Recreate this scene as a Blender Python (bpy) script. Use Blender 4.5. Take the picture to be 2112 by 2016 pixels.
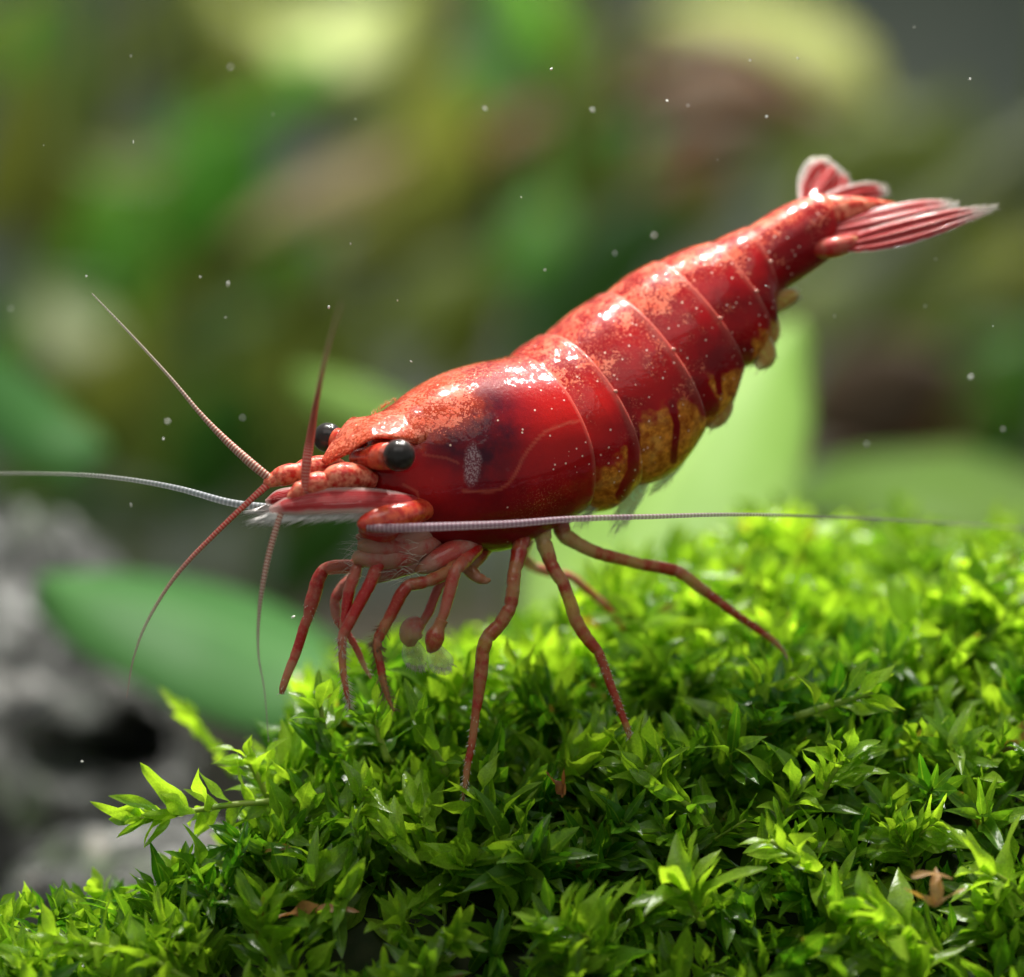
import bpy, math, random
import numpy as np
from mathutils import Vector, Matrix, noise as mnoise

# 1 Blender unit = 100 px of the photograph at the shrimp (about 1.6 mm in life)
sc = bpy.context.scene
for o in list(bpy.data.objects):
    bpy.data.objects.remove(o)
COL = sc.collection
D0 = 60.0                                    # camera distance to the plane y = 0

# ------------------------------------------------------------------ camera
cd = bpy.data.cameras.new('camera')
cam = bpy.data.objects.new('camera', cd)
COL.objects.link(cam)
cam.location = (0, -D0, 0)
cam.rotation_euler = (math.radians(90), 0, 0)
cd.sensor_fit = 'HORIZONTAL'
cd.sensor_width = 36
cd.lens = 36 * D0 / 21.12
cd.clip_start = 1.0
cd.clip_end = 2000
cd.dof.use_dof = True
cd.dof.focus_distance = D0 - 2.1
APERTURE_RADIUS = 1.0
cd.dof.aperture_fstop = cd.lens * 1e-3 / (2 * APERTURE_RADIUS)
sc.camera = cam
sc.unit_settings.scale_length = 0.0016

# ------------------------------------------------------------------ world and lamps (aquarium LEDs and added fills)
w = bpy.data.worlds.new('World')
sc.world = w
w.use_nodes = True
bg = w.node_tree.nodes['Background']
bg.inputs[0].default_value = (0.62, 0.72, 0.66, 1)
bg.inputs[1].default_value = 0.43

def area(name, loc, target, sx, sy, power, col=(1, 1, 1)):
    l = bpy.data.lights.new(name, 'AREA')
    l.shape = 'RECTANGLE'
    l.size, l.size_y, l.energy, l.color = sx, sy, power, col
    o = bpy.data.objects.new(name, l)
    COL.objects.link(o)
    o.location = loc
    o.rotation_euler = (Vector(target) - Vector(loc)).to_track_quat('-Z', 'Y').to_euler()
    return o
LED = [(-7, 4.5), (.5, 2.5), (8, 5)]
for (lx, ly) in LED:
    area('aquarium_led', (lx, ly, 30), (lx * .45 + 1.5, 0, -4), 1.3, 1.0, 8800, (1.0, 0.97, 0.90))
area('middle_fill_light', (7, 26, 38), (5, 24, -4), 3, 2, 15000, (1.0, 0.98, 0.90))  # added fill, brightens the leaves and moss just behind the shrimp
area('front_fill_soft', (-4, -30, 32), (0, 0, -2), 46, 22, 5200, (1.0, 0.98, 0.93))  # added weak front fill, lifts the legs and the moss front
# added fill lamps, aimed backwards to brighten the background plants
for lx in (-70, 0, 70):
    b = area('rear_fill_light', (lx, 170, 150), (lx * .8, 260, 0), 40, 30, 110000, (1.0, 0.98, 0.90))
    b.data.spread = math.radians(100)

sc.view_settings.view_transform = 'Standard'
sc.view_settings.look = 'None'
sc.view_settings.exposure = 0.12
sc.view_settings.gamma = 1.0
sc.render.engine = 'CYCLES'
sc.cycles.use_denoising = True
sc.cycles.max_bounces = 6
sc.cycles.diffuse_bounces = 3
sc.cycles.adaptive_threshold = 0.03
sc.cycles.transparent_max_bounces = 12
sc.cycles.caustics_reflective = False
sc.cycles.caustics_refractive = False
sc.cycles.sample_clamp_indirect = 6

# ------------------------------------------------------------------ helpers
def P(px, py, y=0.0):
    k = (D0 + y) / D0
    return Vector(((px - 1056) / 100 * k, y, (1008 - py) / 100 * k))

def toPx(v):
    k = D0 / (D0 + v[1])
    return v[0] * k * 100 + 1056, 1008 - v[2] * k * 100

def tag(o, label=None, cat=None, group=None, kind=None):
    if label: o['label'] = label
    if cat: o['category'] = cat
    if group: o['group'] = group
    if kind: o['kind'] = kind
    return o

def empty(name, loc=(0, 0, 0)):
    o = bpy.data.objects.new(name, None)
    COL.objects.link(o)
    o.location = loc
    o.empty_display_size = .2
    return o

def mesh_data(name, verts, faces, mats, smooth=True, attrs=None, uv=None, fmat=None):
    me = bpy.data.meshes.new(name)
    me.from_pydata([tuple(v) for v in verts], [], faces)
    for m in (mats if isinstance(mats, (list, tuple)) else [mats]):
        me.materials.append(m)
    if smooth:
        me.polygons.foreach_set('use_smooth', [True] * len(me.polygons))
    if attrs:
        for k, a in attrs.items():
            at = me.attributes.new(k, 'FLOAT', 'POINT')
            at.data.foreach_set('value', np.asarray(a, dtype=np.float32))
    if fmat is not None:
        me.polygons.foreach_set('material_index', fmat)
    me.update()
    return me

def link(name, me, parent=None):
    o = bpy.data.objects.new(name, me)
    COL.objects.link(o)
    if parent is not None:
        o.parent = parent
        o.matrix_parent_inverse = Matrix.Translation(-Vector(parent.location)) if parent.parent is None else Matrix.Identity(4)
        if parent.parent is not None:
            o.matrix_parent_inverse = Matrix.Identity(4)
    return o

def catmull(pts, per=8):
    """pts: list of tuples (any dimension) -> dense numpy array"""
    p = np.array(pts, float)
    n = len(p)
    if n < 3:
        t = np.linspace(0, 1, per + 1)[:, None]
        return p[0] * (1 - t) + p[-1] * t
    q = np.vstack([2 * p[0] - p[1], p, 2 * p[-1] - p[-2]])
    out = []
    for i in range(n - 1):
        a, b, c, d = q[i], q[i + 1], q[i + 2], q[i + 3]
        for k in range(per):
            t = k / per
            out.append(.5 * ((2 * b) + (c - a) * t + (2 * a - 5 * b + 4 * c - d) * t * t + (3 * b - a - 3 * c + d) * t ** 3))
    out.append(p[-1])
    return np.array(out)

def tube_arrays(pts, rad, seg=12, flat=1.0, cap=True):
    pts = np.asarray(pts, float)
    n = len(pts)
    tan = np.gradient(pts, axis=0)
    tan /= np.linalg.norm(tan, axis=1)[:, None] + 1e-9
    ref = np.array([0.0, -1.0, 0.0])
    V, F, U, A = [], [], [], []
    L = np.concatenate([[0], np.cumsum(np.linalg.norm(np.diff(pts, axis=0), axis=1))])
    prev = None
    for i in range(n):
        t = tan[i]
        r0 = ref if prev is None else prev
        b = r0 - t * np.dot(r0, t)
        if np.linalg.norm(b) < 1e-3:
            b = np.array([1.0, 0, 0]) - t * t[0]
        b /= np.linalg.norm(b)
        prev = b
        c = np.cross(t, b)
        for k in range(seg):
            a = 2 * math.pi * k / seg
            V.append(pts[i] + rad[i] * (math.cos(a) * b * flat + math.sin(a) * c))
            U.append(L[i])
            A.append(a / (2 * math.pi))
    for i in range(n - 1):
        for k in range(seg):
            k2 = (k + 1) % seg
            F.append((i * seg + k, i * seg + k2, (i + 1) * seg + k2, (i + 1) * seg + k))
    if cap:
        V.append(pts[0]); U.append(0); A.append(0)
        V.append(pts[-1]); U.append(L[-1]); A.append(0)
        a, b = len(V) - 2, len(V) - 1
        for k in range(seg):
            k2 = (k + 1) % seg
            F.append((a, k2, k))
            F.append((b, (n - 1) * seg + k, (n - 1) * seg + k2))
    return V, F, U, L[-1]

def tube(name, ctrl, mat, parent=None, seg=12, per=8, flat=1.0):
    """ctrl: (x,y,z,r) points"""
    d = catmull(ctrl, per)
    V, F, U, L = tube_arrays(d[:, :3], np.maximum(d[:, 3], .002), seg, flat)
    me = mesh_data(name, V, F, mat, attrs={'ulen': U, 'ufrac': [u / L for u in U]})
    return link(name, me, parent)

def px_ctrl(lst):
    """(px,py,y,r_px) -> (x,y,z,r)"""
    out = []
    for (a, b, y, r) in lst:
        p = P(a, b, y)
        out.append((p.x, p.y, p.z, r / 100))
    return out

def hairs(name, roots, mat, parent, r=0.006, kind=True):
    """roots: list of (base, tip, bend) vectors; every hair is a thin three-sided tapering spine"""
    V, F = [], []
    for (b, t, bend) in roots:
        b, t, bend = Vector(b), Vector(t), Vector(bend)
        d = (t - b)
        if d.length < 1e-5:
            continue
        s1 = d.orthogonal().normalized()
        s2 = d.normalized().cross(s1)
        i0 = len(V)
        m = (b + t) / 2 + bend
        for (c, rr) in ((b, r), (m, r * .75)):
            for k in range(3):
                a = 2 * math.pi * k / 3
                V.append(c + (s1 * math.cos(a) + s2 * math.sin(a)) * rr)
        V.append(t)
        for k in range(3):
            k2 = (k + 1) % 3
            F.append((i0 + k, i0 + k2, i0 + 3 + k2, i0 + 3 + k))
            F.append((i0 + 3 + k, i0 + 3 + k2, i0 + 6))
    me = mesh_data(name, V, F, mat)
    o = link(name, me, parent)
    if kind:
        o['kind'] = 'stuff'
    return o

# ------------------------------------------------------------------ material helpers
class NT:
    def __init__(s, name):
        s.m = bpy.data.materials.new(name)
        s.m.use_nodes = True
        s.t = s.m.node_tree
        s.t.nodes.clear()
        s.out = s.n('ShaderNodeOutputMaterial')
    def n(s, typ, **kw):
        x = s.t.nodes.new(typ)
        for k, v in kw.items():
            setattr(x, k, v)
        return x
    def l(s, a, b):
        s.t.links.new(a, b)
    def val(s, sock, v):
        if hasattr(v, 'is_linked') or isinstance(v, bpy.types.NodeSocket):
            s.l(v, sock)
        elif isinstance(v, (tuple, list)) and len(v) == 3 and sock.type == 'RGBA':
            sock.default_value = (*v, 1)
        else:
            sock.default_value = v
    def mix(s, f, a, b, blend='MIX'):
        x = s.n('ShaderNodeMix', data_type='RGBA', blend_type=blend)
        s.val(x.inputs[0], f); s.val(x.inputs[6], a); s.val(x.inputs[7], b)
        return x.outputs[2]
    def math(s, op, a, b=0.0, clamp=False):
        x = s.n('ShaderNodeMath', operation=op, use_clamp=clamp)
        s.val(x.inputs[0], a); s.val(x.inputs[1], b)
        return x.outputs[0]
    def ramp(s, v, lo, hi, a=0.0, b=1.0):
        x = s.n('ShaderNodeMapRange', interpolation_type='SMOOTHSTEP')
        s.val(x.inputs[0], v)
        s.val(x.inputs[1], lo); s.val(x.inputs[2], hi)
        s.val(x.inputs[3], a); s.val(x.inputs[4], b)
        return x.outputs[0]
    def attr(s, name):
        return s.n('ShaderNodeAttribute', attribute_name=name).outputs['Fac']
    def coord(s):
        return s.n('ShaderNodeTexCoord').outputs['Object']
    def noise(s, scale, detail=3, rough=.55, vec=None, dist=0.0):
        x = s.n('ShaderNodeTexNoise')
        x.inputs['Scale'].default_value = scale
        x.inputs['Detail'].default_value = detail
        x.inputs['Roughness'].default_value = rough
        x.inputs['Distortion'].default_value = dist
        s.l(vec if vec is not None else s.coord(), x.inputs['Vector'])
        return x.outputs['Fac']
    def voro(s, scale, vec=None, out='Distance', rnd=1.0):
        x = s.n('ShaderNodeTexVoronoi')
        x.inputs['Scale'].default_value = scale
        x.inputs['Randomness'].default_value = rnd
        s.l(vec if vec is not None else s.coord(), x.inputs['Vector'])
        return x.outputs[out]
    def bump(s, h, strength=.3, dist=.02):
        x = s.n('ShaderNodeBump')
        x.inputs['Strength'].default_value = strength
        x.inputs['Distance'].default_value = dist
        s.l(h, x.inputs['Height'])
        return x.outputs['Normal']
    def princ(s, col, rough=.4, **kw):
        x = s.n('ShaderNodeBsdfPrincipled')
        s.val(x.inputs['Base Color'], col)
        s.val(x.inputs['Roughness'], rough)
        for k, v in kw.items():
            s.val(x.inputs[k.replace('_', ' ')], v)
        return x
    def mixsh(s, f, a, b):
        x = s.n('ShaderNodeMixShader')
        s.val(x.inputs[0], f); s.l(a, x.inputs[1]); s.l(b, x.inputs[2])
        return x.outputs[0]
    def done(s, sh):
        s.l(sh, s.out.inputs['Surface'])
        return s.m

def mat_leaf(name, c1, c2, transl=.4, rough=.38, nscale=1.2, spec=.4, rndattr=None, vein=None):
    m = NT(name)
    nz = m.noise(nscale, 4)
    if rndattr:
        r = m.attr('rnd')
        oi = m.n('ShaderNodeObjectInfo').outputs['Random']
        f = m.math('ADD', m.math('MULTIPLY', r, .8), m.math('MULTIPLY', nz, .35))
        f = m.math('ADD', f, m.math('MULTIPLY', oi, .15), True)
        col = m.mix(m.ramp(f, .1, 1.15), c1, c2)
        # midrib a little paler, margin a little darker, thin cells in between
        mid = m.ramp(m.attr('across'), 0.0, .16, 1, 0)
        col = m.mix(m.math('MULTIPLY', mid, .3), col, (c2[0] * 1.3, c2[1] * 1.25, c2[2] * 1.3))
        cell = m.noise(26, 2)
        col = m.mix(m.ramp(cell, .35, .7, 0, .28), col, (c1[0] * .7, c1[1] * .8, c1[2] * .7))
        dead = m.ramp(m.math('MULTIPLY', m.attr('old'), m.noise(2.3, 3)), .52, .62)
        col = m.mix(dead, col, (.20, .13, .03))
        bm = m.bump(m.noise(11, 4), .4, .03)
    else:
        col = m.mix(m.ramp(nz, .35, .7), c1, c2)
        if vein:
            v = m.ramp(m.attr('across'), 0.0, .08, 1, 0)
            col = m.mix(m.math('MULTIPLY', v, .5), col, vein)
        bm = m.bump(m.noise(nscale * 5, 3), .2, .05)
    p = m.princ(col, rough, Specular_IOR_Level=spec, Normal=bm)
    t = m.n('ShaderNodeBsdfTranslucent')
    tc = m.mix(.5, col, (1.0, 1.0, .25), 'MULTIPLY')
    tc = m.mix(1.0, tc, (1.7, 1.7, 1.2), 'MULTIPLY')
    m.l(tc, t.inputs['Color'])
    m.l(bm, t.inputs['Normal'])
    return m.done(m.mixsh(transl, p.outputs[0], t.outputs[0]))

def mat_simple(name, col, rough=.5, col2=None, nscale=4, alpha=1.0, bump=.2, bscale=12, **kw):
    m = NT(name)
    c = col
    if col2:
        c = m.mix(m.ramp(m.noise(nscale, 4), .35, .65), col, col2)
    p = m.princ(c, rough, Normal=m.bump(m.noise(bscale, 3), bump, .03), **kw)
    if alpha < 1:
        tr = m.n('ShaderNodeBsdfTransparent')
        return m.done(m.mixsh(alpha, tr.outputs[0], p.outputs[0]))
    return m.done(p.outputs[0])

# shell of the shrimp
def make_shell():
    m = NT('shrimp_shell')
    co = m.coord()
    big = m.noise(1.1, 4, .6)
    fine = m.noise(12, 2.5, .7)
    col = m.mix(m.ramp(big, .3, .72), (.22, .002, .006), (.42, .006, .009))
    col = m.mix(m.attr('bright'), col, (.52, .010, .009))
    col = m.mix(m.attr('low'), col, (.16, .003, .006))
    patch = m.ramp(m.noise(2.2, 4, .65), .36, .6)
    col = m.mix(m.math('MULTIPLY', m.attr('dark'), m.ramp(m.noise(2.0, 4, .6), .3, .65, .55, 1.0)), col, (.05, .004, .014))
    col = m.mix(m.attr('orange'), col, m.mix(m.ramp(big, .3, .7), (.50, .055, .012), (.62, .11, .02)))
    # amber, clear lower plates with a coarse brown mottling
    am = m.mix(m.ramp(m.noise(5.5, 5, .7), .35, .68), (.34, .075, .008), (.85, .32, .035))
    am = m.mix(m.ramp(m.noise(1.6, 2), .5, .8, 0, .7), am, (.80, .44, .11))
    am = m.mix(m.ramp(m.noise(3.0, 3), .55, .75, 0, .7), am, (.30, .02, .008))
    amf = m.ramp(m.math('ADD', m.attr('amber'), m.math('MULTIPLY', m.math('SUBTRACT', m.noise(4, 4, .6), .5), .7)), .15, .9)
    col = m.mix(amf, col, am)
    # stippled orange chromatophores over the back
    sp = m.attr('speck')
    col = m.mix(m.math('MULTIPLY', m.math('MINIMUM', sp, 1.0), .55), col, (.19, .005, .006))
    vor = m.voro(17.0)
    grain = m.math('ADD', m.math('MULTIPLY', fine, .75), m.math('MULTIPLY', m.math('SUBTRACT', .6, vor), .5))
    thr = m.math('SUBTRACT', .78, m.math('MULTIPLY', m.math('MULTIPLY', sp, m.math('ADD', m.math('MULTIPLY', patch, .55), .45)), .415))
    spk = m.ramp(m.math('SUBTRACT', grain, thr), -.012, .03)
    pk = m.mix(m.ramp(m.noise(3, 2), .3, .7), (.62, .09, .045), (.70, .18, .11))
    col = m.mix(m.math('MULTIPLY', spk, .88), col, pk)
    f2 = m.noise(26, 2, .6)
    sp2 = m.math('MULTIPLY', m.ramp(f2, .56, .64), m.math('MULTIPLY', m.math('MINIMUM', sp, 1.0), .55))
    col = m.mix(sp2, col, (.70, .22, .14))
    # loose pale dots
    vd = m.voro(3.6, out='Distance')
    vc = m.n('ShaderNodeTexVoronoi'); vc.inputs['Scale'].default_value = 3.6
    m.l(co, vc.inputs['Vector'])
    sepc = m.n('ShaderNodeSeparateColor'); m.l(vc.outputs['Color'], sepc.inputs[0])
    dot = m.math('MULTIPLY', m.ramp(vd, .055, .10, 1, 0), m.ramp(sepc.outputs[0], .50, .52))
    vd2 = m.voro(7.5)
    vc2 = m.n('ShaderNodeTexVoronoi'); vc2.inputs['Scale'].default_value = 7.5
    m.l(co, vc2.inputs['Vector'])
    sepd = m.n('ShaderNodeSeparateColor'); m.l(vc2.outputs['Color'], sepd.inputs[0])
    dot2 = m.math('MULTIPLY', m.ramp(vd2, .12, .2, 1, 0), m.ramp(m.math('MULTIPLY', sepd.outputs[1], m.attr('dots')), .62, .66))
    dd = m.math('MAXIMUM', dot, dot2)
    col = m.mix(m.math('MULTIPLY', dd, .85), col, (.92, .62, .52))
    # clear pale rim of each plate, thin sutures, the grey gill patch
    col = m.mix(m.math('MULTIPLY', m.attr('rim'), .55), col, (.62, .24, .18))
    col = m.mix(m.math('MULTIPLY', m.attr('suture'), .32), col, (.72, .17, .10))
    gp = m.mix(m.ramp(m.noise(30, 2), .45, .6), (.18, .05, .07), (.45, .30, .32))
    col = m.mix(m.attr('gill'), col, gp)
    rough = .30
    h = m.math('ADD', m.math('MULTIPLY', m.noise(9, 4, .6), .55), m.math('MULTIPLY', m.noise(38, 2), .3))
    h = m.math('ADD', h, m.math('MULTIPLY', spk, .22))
    nb = m.bump(h, .3, .05)
    hc = m.math('ADD', m.noise(6.0, 2, .5), m.math('MULTIPLY', spk, .06))
    p = m.princ(col, rough, Specular_IOR_Level=.06, Normal=nb, Subsurface_Weight=.22, Subsurface_Scale=.35,
                Coat_Weight=1.0, Coat_IOR=1.26, Coat_Roughness=.065, Coat_Normal=m.bump(hc, .3, .055))
    p.inputs['Subsurface Radius'].default_value = (1.0, .12, .06)
    return m.done(p.outputs[0])
M_SHELL = make_shell()

def make_leg(name, red, pale, alpha0=.86):
    m = NT(name)
    u = m.attr('ulen')
    comb = m.n('ShaderNodeCombineXYZ'); m.l(u, comb.inputs[0])
    oi = m.n('ShaderNodeObjectInfo').outputs['Random']
    m.l(m.math('MULTIPLY', oi, 40), comb.inputs[1])
    band = m.noise(1.05, 3, .6, comb.outputs[0])
    fib = m.noise(9, 4, .6)
    f = m.ramp(m.math('ADD', band, m.math('MULTIPLY', m.math('SUBTRACT', fib, .5), .25)), .42, .58)
    tip = m.ramp(m.attr('ufrac'), .86, 1.0)
    col = m.mix(f, red, pale)
    col = m.mix(m.math('MULTIPLY', tip, .6), col, (.42, .27, .12))
    st = m.ramp(m.noise(26, 2), .55, .7)
    col = m.mix(m.math('MULTIPLY', st, .3), col, (.60, .20, .10))
    col = m.mix(m.math('MULTIPLY', m.attr('joint'), .45), col, (.60, .32, .22))
    p = m.princ(col, .3, Specular_IOR_Level=.12, Subsurface_Weight=.3, Subsurface_Scale=.2, Coat_Weight=1.0, Coat_IOR=1.4, Coat_Roughness=.06,
                Normal=m.bump(m.noise(16, 4), .5, .06))
    p.inputs['Subsurface Radius'].default_value = (1, .2, .1)
    tr = m.n('ShaderNodeBsdfTransparent')
    a = m.math('SUBTRACT', alpha0, m.math('MULTIPLY', f, .16))
    return m.done(m.mixsh(a, tr.outputs[0], p.outputs[0]))
M_LEG = make_leg('leg_shell', (.34, .018, .008), (.46, .17, .07), .90)
M_LEGR = make_leg('leg_shell_red', (.42, .010, .010), (.52, .13, .085), .92)
M_LEGP = make_leg('leg_shell_pink', (.48, .06, .05), (.60, .27, .21), .84)

def make_antenna(name, c1, c2, alpha, freq, tipc=(.46, .44, .38)):
    m = NT(name)
    w_ = m.n('ShaderNodeMath', operation='SINE')
    m.l(m.math('MULTIPLY', m.attr('ulen'), freq), w_.inputs[0])
    f = m.ramp(w_.outputs[0], -.3, .6)
    col = m.mix(f, c1, c2)
    col = m.mix(m.ramp(m.attr('ufrac'), .2, .75, 0, .75), col, tipc)
    p = m.princ(col, .35, Specular_IOR_Level=.2, Normal=m.bump(f, .3, .02))
    tr = m.n('ShaderNodeBsdfTransparent')
    a = m.math('MULTIPLY', alpha, m.ramp(m.attr('ufrac'), .2, .9, 1.0, .5))
    return m.done(m.mixsh(a, tr.outputs[0], p.outputs[0]))
M_ANT = make_antenna('antenna_clear', (.34, .19, .24), (.50, .37, .43), .62, 75, (.34, .32, .31))
M_ANTF = make_antenna('antenna_grey', (.28, .30, .32), (.50, .52, .56), .62, 75)
M_FLAG = make_antenna('flagellum', (.34, .10, .07), (.62, .44, .36), .92, 95)
M_FLAGR = make_antenna('flagellum_red', (.55, .05, .04), (.66, .25, .20), .95, 95)
M_PED = mat_simple('peduncle', (.50, .022, .014), .3, (.80, .25, .15), 7.5, bump=.9, bscale=7, Subsurface_Weight=.2, Subsurface_Scale=.15, Specular_IOR_Level=.15, Coat_Weight=.6, Coat_IOR=1.35)
M_ROST = mat_simple('rostrum_shell', (.50, .055, .012), .35, (.70, .20, .06), 7, bump=.4, bscale=22, Subsurface_Weight=.2, Subsurface_Scale=.15, Coat_Weight=.25)
M_STALK = mat_simple('eye_stalk', (.48, .02, .012), .25, (.70, .10, .04), 6, Coat_Weight=.5, Subsurface_Weight=.2, Subsurface_Scale=.15)
M_SETA = mat_simple('seta', (.66, .60, .52), .35, alpha=.85)
M_SETAD = mat_simple('seta_dark', (.22, .12, .06), .4, alpha=.8)
M_SETAW = mat_simple('seta_white', (.85, .80, .78), .3, alpha=.92)
M_KNOB = mat_simple('hinge_knob', (.75, .40, .33), .2, (.66, .22, .16), 30)
M_WHITE = mat_simple('pale_speck', (.85, .84, .80), .3)

def make_eye():
    m = NT('eye_black')
    cell = m.voro(42)
    p = m.princ((.008, .006, .006), .3, Specular_IOR_Level=.12, Coat_Weight=1.0, Coat_IOR=1.25, Coat_Roughness=.06, Normal=m.bump(cell, .12, .008))
    return m.done(p.outputs[0])
M_EYE = make_eye()
def make_cornea():
    m = NT('eye_clear_rim')
    tr = m.n('ShaderNodeBsdfTransparent')
    p = m.princ((.50, .40, .38), .12, Coat_Weight=.6)
    return m.done(m.mixsh(.035, tr.outputs[0], p.outputs[0]))
M_CORNEA = make_cornea()

def make_fan(name, core, edge, a_core=.93, a_edge=.35, e0=.55, e1=.95, tip0=.72, rib=.22):
    """thin blade: coloured core, clear margin; 'across' 0 at midrib .. 1 at margin, 'ufrac' along"""
    m = NT(name)
    ac = m.attr('across')
    nz = m.noise(6, 4)
    k = m.math('ADD', ac, m.math('MULTIPLY', m.math('SUBTRACT', nz, .5), .3))
    e = m.ramp(k, e0, e1)
    e = m.math('MAXIMUM', e, m.ramp(m.math('ADD', m.attr('ufrac'), m.math('MULTIPLY', m.math('SUBTRACT', nz, .5), .25)), tip0, 1.0))
    ribs = m.n('ShaderNodeMath', operation='SINE')
    m.l(m.math('MULTIPLY', m.attr('rawacross'), 34), ribs.inputs[0])
    rb = m.ramp(ribs.outputs[0], .55, 1)
    col = m.mix(m.math('MULTIPLY', rb, rib), core, edge)
    col = m.mix(m.ramp(m.noise(9, 4), .5, .7, 0, .4), col, (core[0] * 1.2, core[1] * 3, core[2] * 3))
    cv = m.n('ShaderNodeCombineXYZ'); m.l(m.math('MULTIPLY', m.attr('rawacross'), 5.0), cv.inputs[0]); m.l(m.math('MULTIPLY', m.attr('ufrac'), 1.6), cv.inputs[1])
    stk = m.noise(1.3, 4, .65, cv.outputs[0])
    col = m.mix(m.ramp(stk, .5, .68, 0, .55), col, (core[0] * .45, core[1] * .5, core[2] * .5))
    col = m.mix(m.ramp(stk, .45, .3, 0, .45), col, edge)
    col = m.mix(e, col, edge)
    p = m.princ(col, .3, Specular_IOR_Level=.15, Coat_Weight=.5, Coat_IOR=1.25, Coat_Roughness=.08, Normal=m.bump(m.math('ADD', rb, m.noise(12, 3)), .5, .03))
    t = m.n('ShaderNodeBsdfTranslucent'); m.l(col, t.inputs[0])
    s = m.mixsh(.25, p.outputs[0], t.outputs[0])
    tr = m.n('ShaderNodeBsdfTransparent')
    a = m.ramp(e, 0, 1, a_core, a_edge)
    return m.done(m.mixsh(a, tr.outputs[0], s))
M_FAN = make_fan('tail_fan', (.36, .007, .009), (.66, .62, .60), .86, .32, .60, .98, .76)
M_FANN = make_fan('tail_fan_near', (.36, .007, .009), (.66, .60, .58), .88, .30, .86, 1.06, .66)
M_TELSON = make_fan('telson', (.58, .09, .045), (.66, .50, .42), .97, .5, .75, 1.0, .8)
M_SCALE = make_fan('antennal_scale', (.48, .02, .025), (.74, .50, .47), .96, .45, .55, .95, .82)
M_PLEO = make_fan('pleopod', (.55, .28, .06), (.70, .56, .30), .92, .7, .6, .98, .75)
M_PLEOC = make_fan('pleopod_clear', (.52, .50, .38), (.62, .66, .58), .6, .35, .5, .95, .5)
M_BRUSH = make_fan('claw_brush', (.50, .36, .28), (.66, .66, .58), .42, .30, .4, .9, .5, .05)

def blade(name, spine, widths, facing, mat, parent, nu=24, nv=10, dome=.06, thick=.03, asym=(1, 1), ridge=0.0):
    """A thin solid blade along a spine of 3-D points; facing = vector the flat side looks to."""
    ctrl = [(*s, wd) for s, wd in zip([tuple(v) for v in spine], widths)]
    d = catmull(ctrl, max(2, nu // (len(ctrl) - 1)))
    pts, ws = d[:, :3], np.maximum(d[:, 3], .004)
    n = len(pts)
    tan = np.gradient(pts, axis=0)
    tan /= np.linalg.norm(tan, axis=1)[:, None]
    fc = np.array(Vector(facing).normalized())
    V, U, A, R = [], [], [], []
    for side in (1, -1):
        for i in range(n):
            s = np.cross(tan[i], fc); s /= np.linalg.norm(s)
            nn = np.cross(s, tan[i])
            for j in range(nv + 1):
                q = 2 * j / nv - 1
                wq = ws[i] * (asym[0] if q < 0 else asym[1])
                th = thick * (1 - abs(q) ** 3) * .5 + .003
                V.append(pts[i] + s * q * wq + nn * (dome * (1 - q * q) + side * th + ridge * math.cos(q * 9.4) * (1 - q * q) * min(1, 2.5 * (1 - i / (n - 1)))))
                U.append(i / (n - 1)); A.append(abs(q)); R.append(q)
    F = []
    m = nv + 1
    o2 = n * m
    for i in range(n - 1):
        for j in range(nv):
            a = i * m + j
            F.append((a, a + 1, a + m + 1, a + m))
            F.append((o2 + a, o2 + a + m, o2 + a + m + 1, o2 + a + 1))
        a = i * m
        F.append((a, a + m, o2 + a + m, o2 + a))
        a = i * m + nv
        F.append((a, o2 + a, o2 + a + m, a + m))
    for i in (0, n - 1):
        for j in range(nv):
            a = i * m + j
            q = (a, o2 + a, o2 + a + 1, a + 1)
            F.append(q if i == 0 else q[::-1])
    me = mesh_data(name, V, F, mat, attrs={'ufrac': U, 'across': A, 'rawacross': R})
    return link(name, me, parent)

# ------------------------------------------------------------------ setting: tank floor and rear wall
def grid_mesh(name, x0, x1, y0, y1, nx, ny, fz, mat):
    V, F = [], []
    for j in range(ny + 1):
        for i in range(nx + 1):
            x = x0 + (x1 - x0) * i / nx; y = y0 + (y1 - y0) * j / ny
            V.append((x, y, fz(x, y)))
    for j in range(ny):
        for i in range(nx):
            a = j * (nx + 1) + i
            F.append((a, a + 1, a + nx + 2, a + nx + 1))
    return mesh_data(name, V, F, mat)

M_FLOOR = mat_simple('tank_soil', (.025, .02, .014), .9, (.07, .055, .035), 1.5, bump=.8, bscale=3)
fl = link('tank_floor', grid_mesh('tank_floor', -420, 420, -30, 430, 100, 60,
          lambda x, y: -16 + .8 * mnoise.noise(Vector((x * .12, y * .12, 0))), M_FLOOR))
tag(fl, kind='structure')
M_WALL = mat_simple('tank_rear_wall', (.115, .14, .118), .7, (.15, .17, .14), .012, bump=.1, bscale=.5)
V = [(-420, 420, -20), (420, 420, -20), (420, 420, 220), (-420, 420, 220), (-420, 424, -20), (420, 424, -20), (420, 424, 220), (-420, 424, 220)]
wl = link('tank_rear_wall', mesh_data('tank_rear_wall', V, [(0, 1, 2, 3), (5, 4, 7, 6), (3, 2, 6, 7), (0, 4, 5, 1), (1, 5, 6, 2), (4, 0, 3, 7)], M_WALL, smooth=False))
tag(wl, kind='structure')

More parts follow.
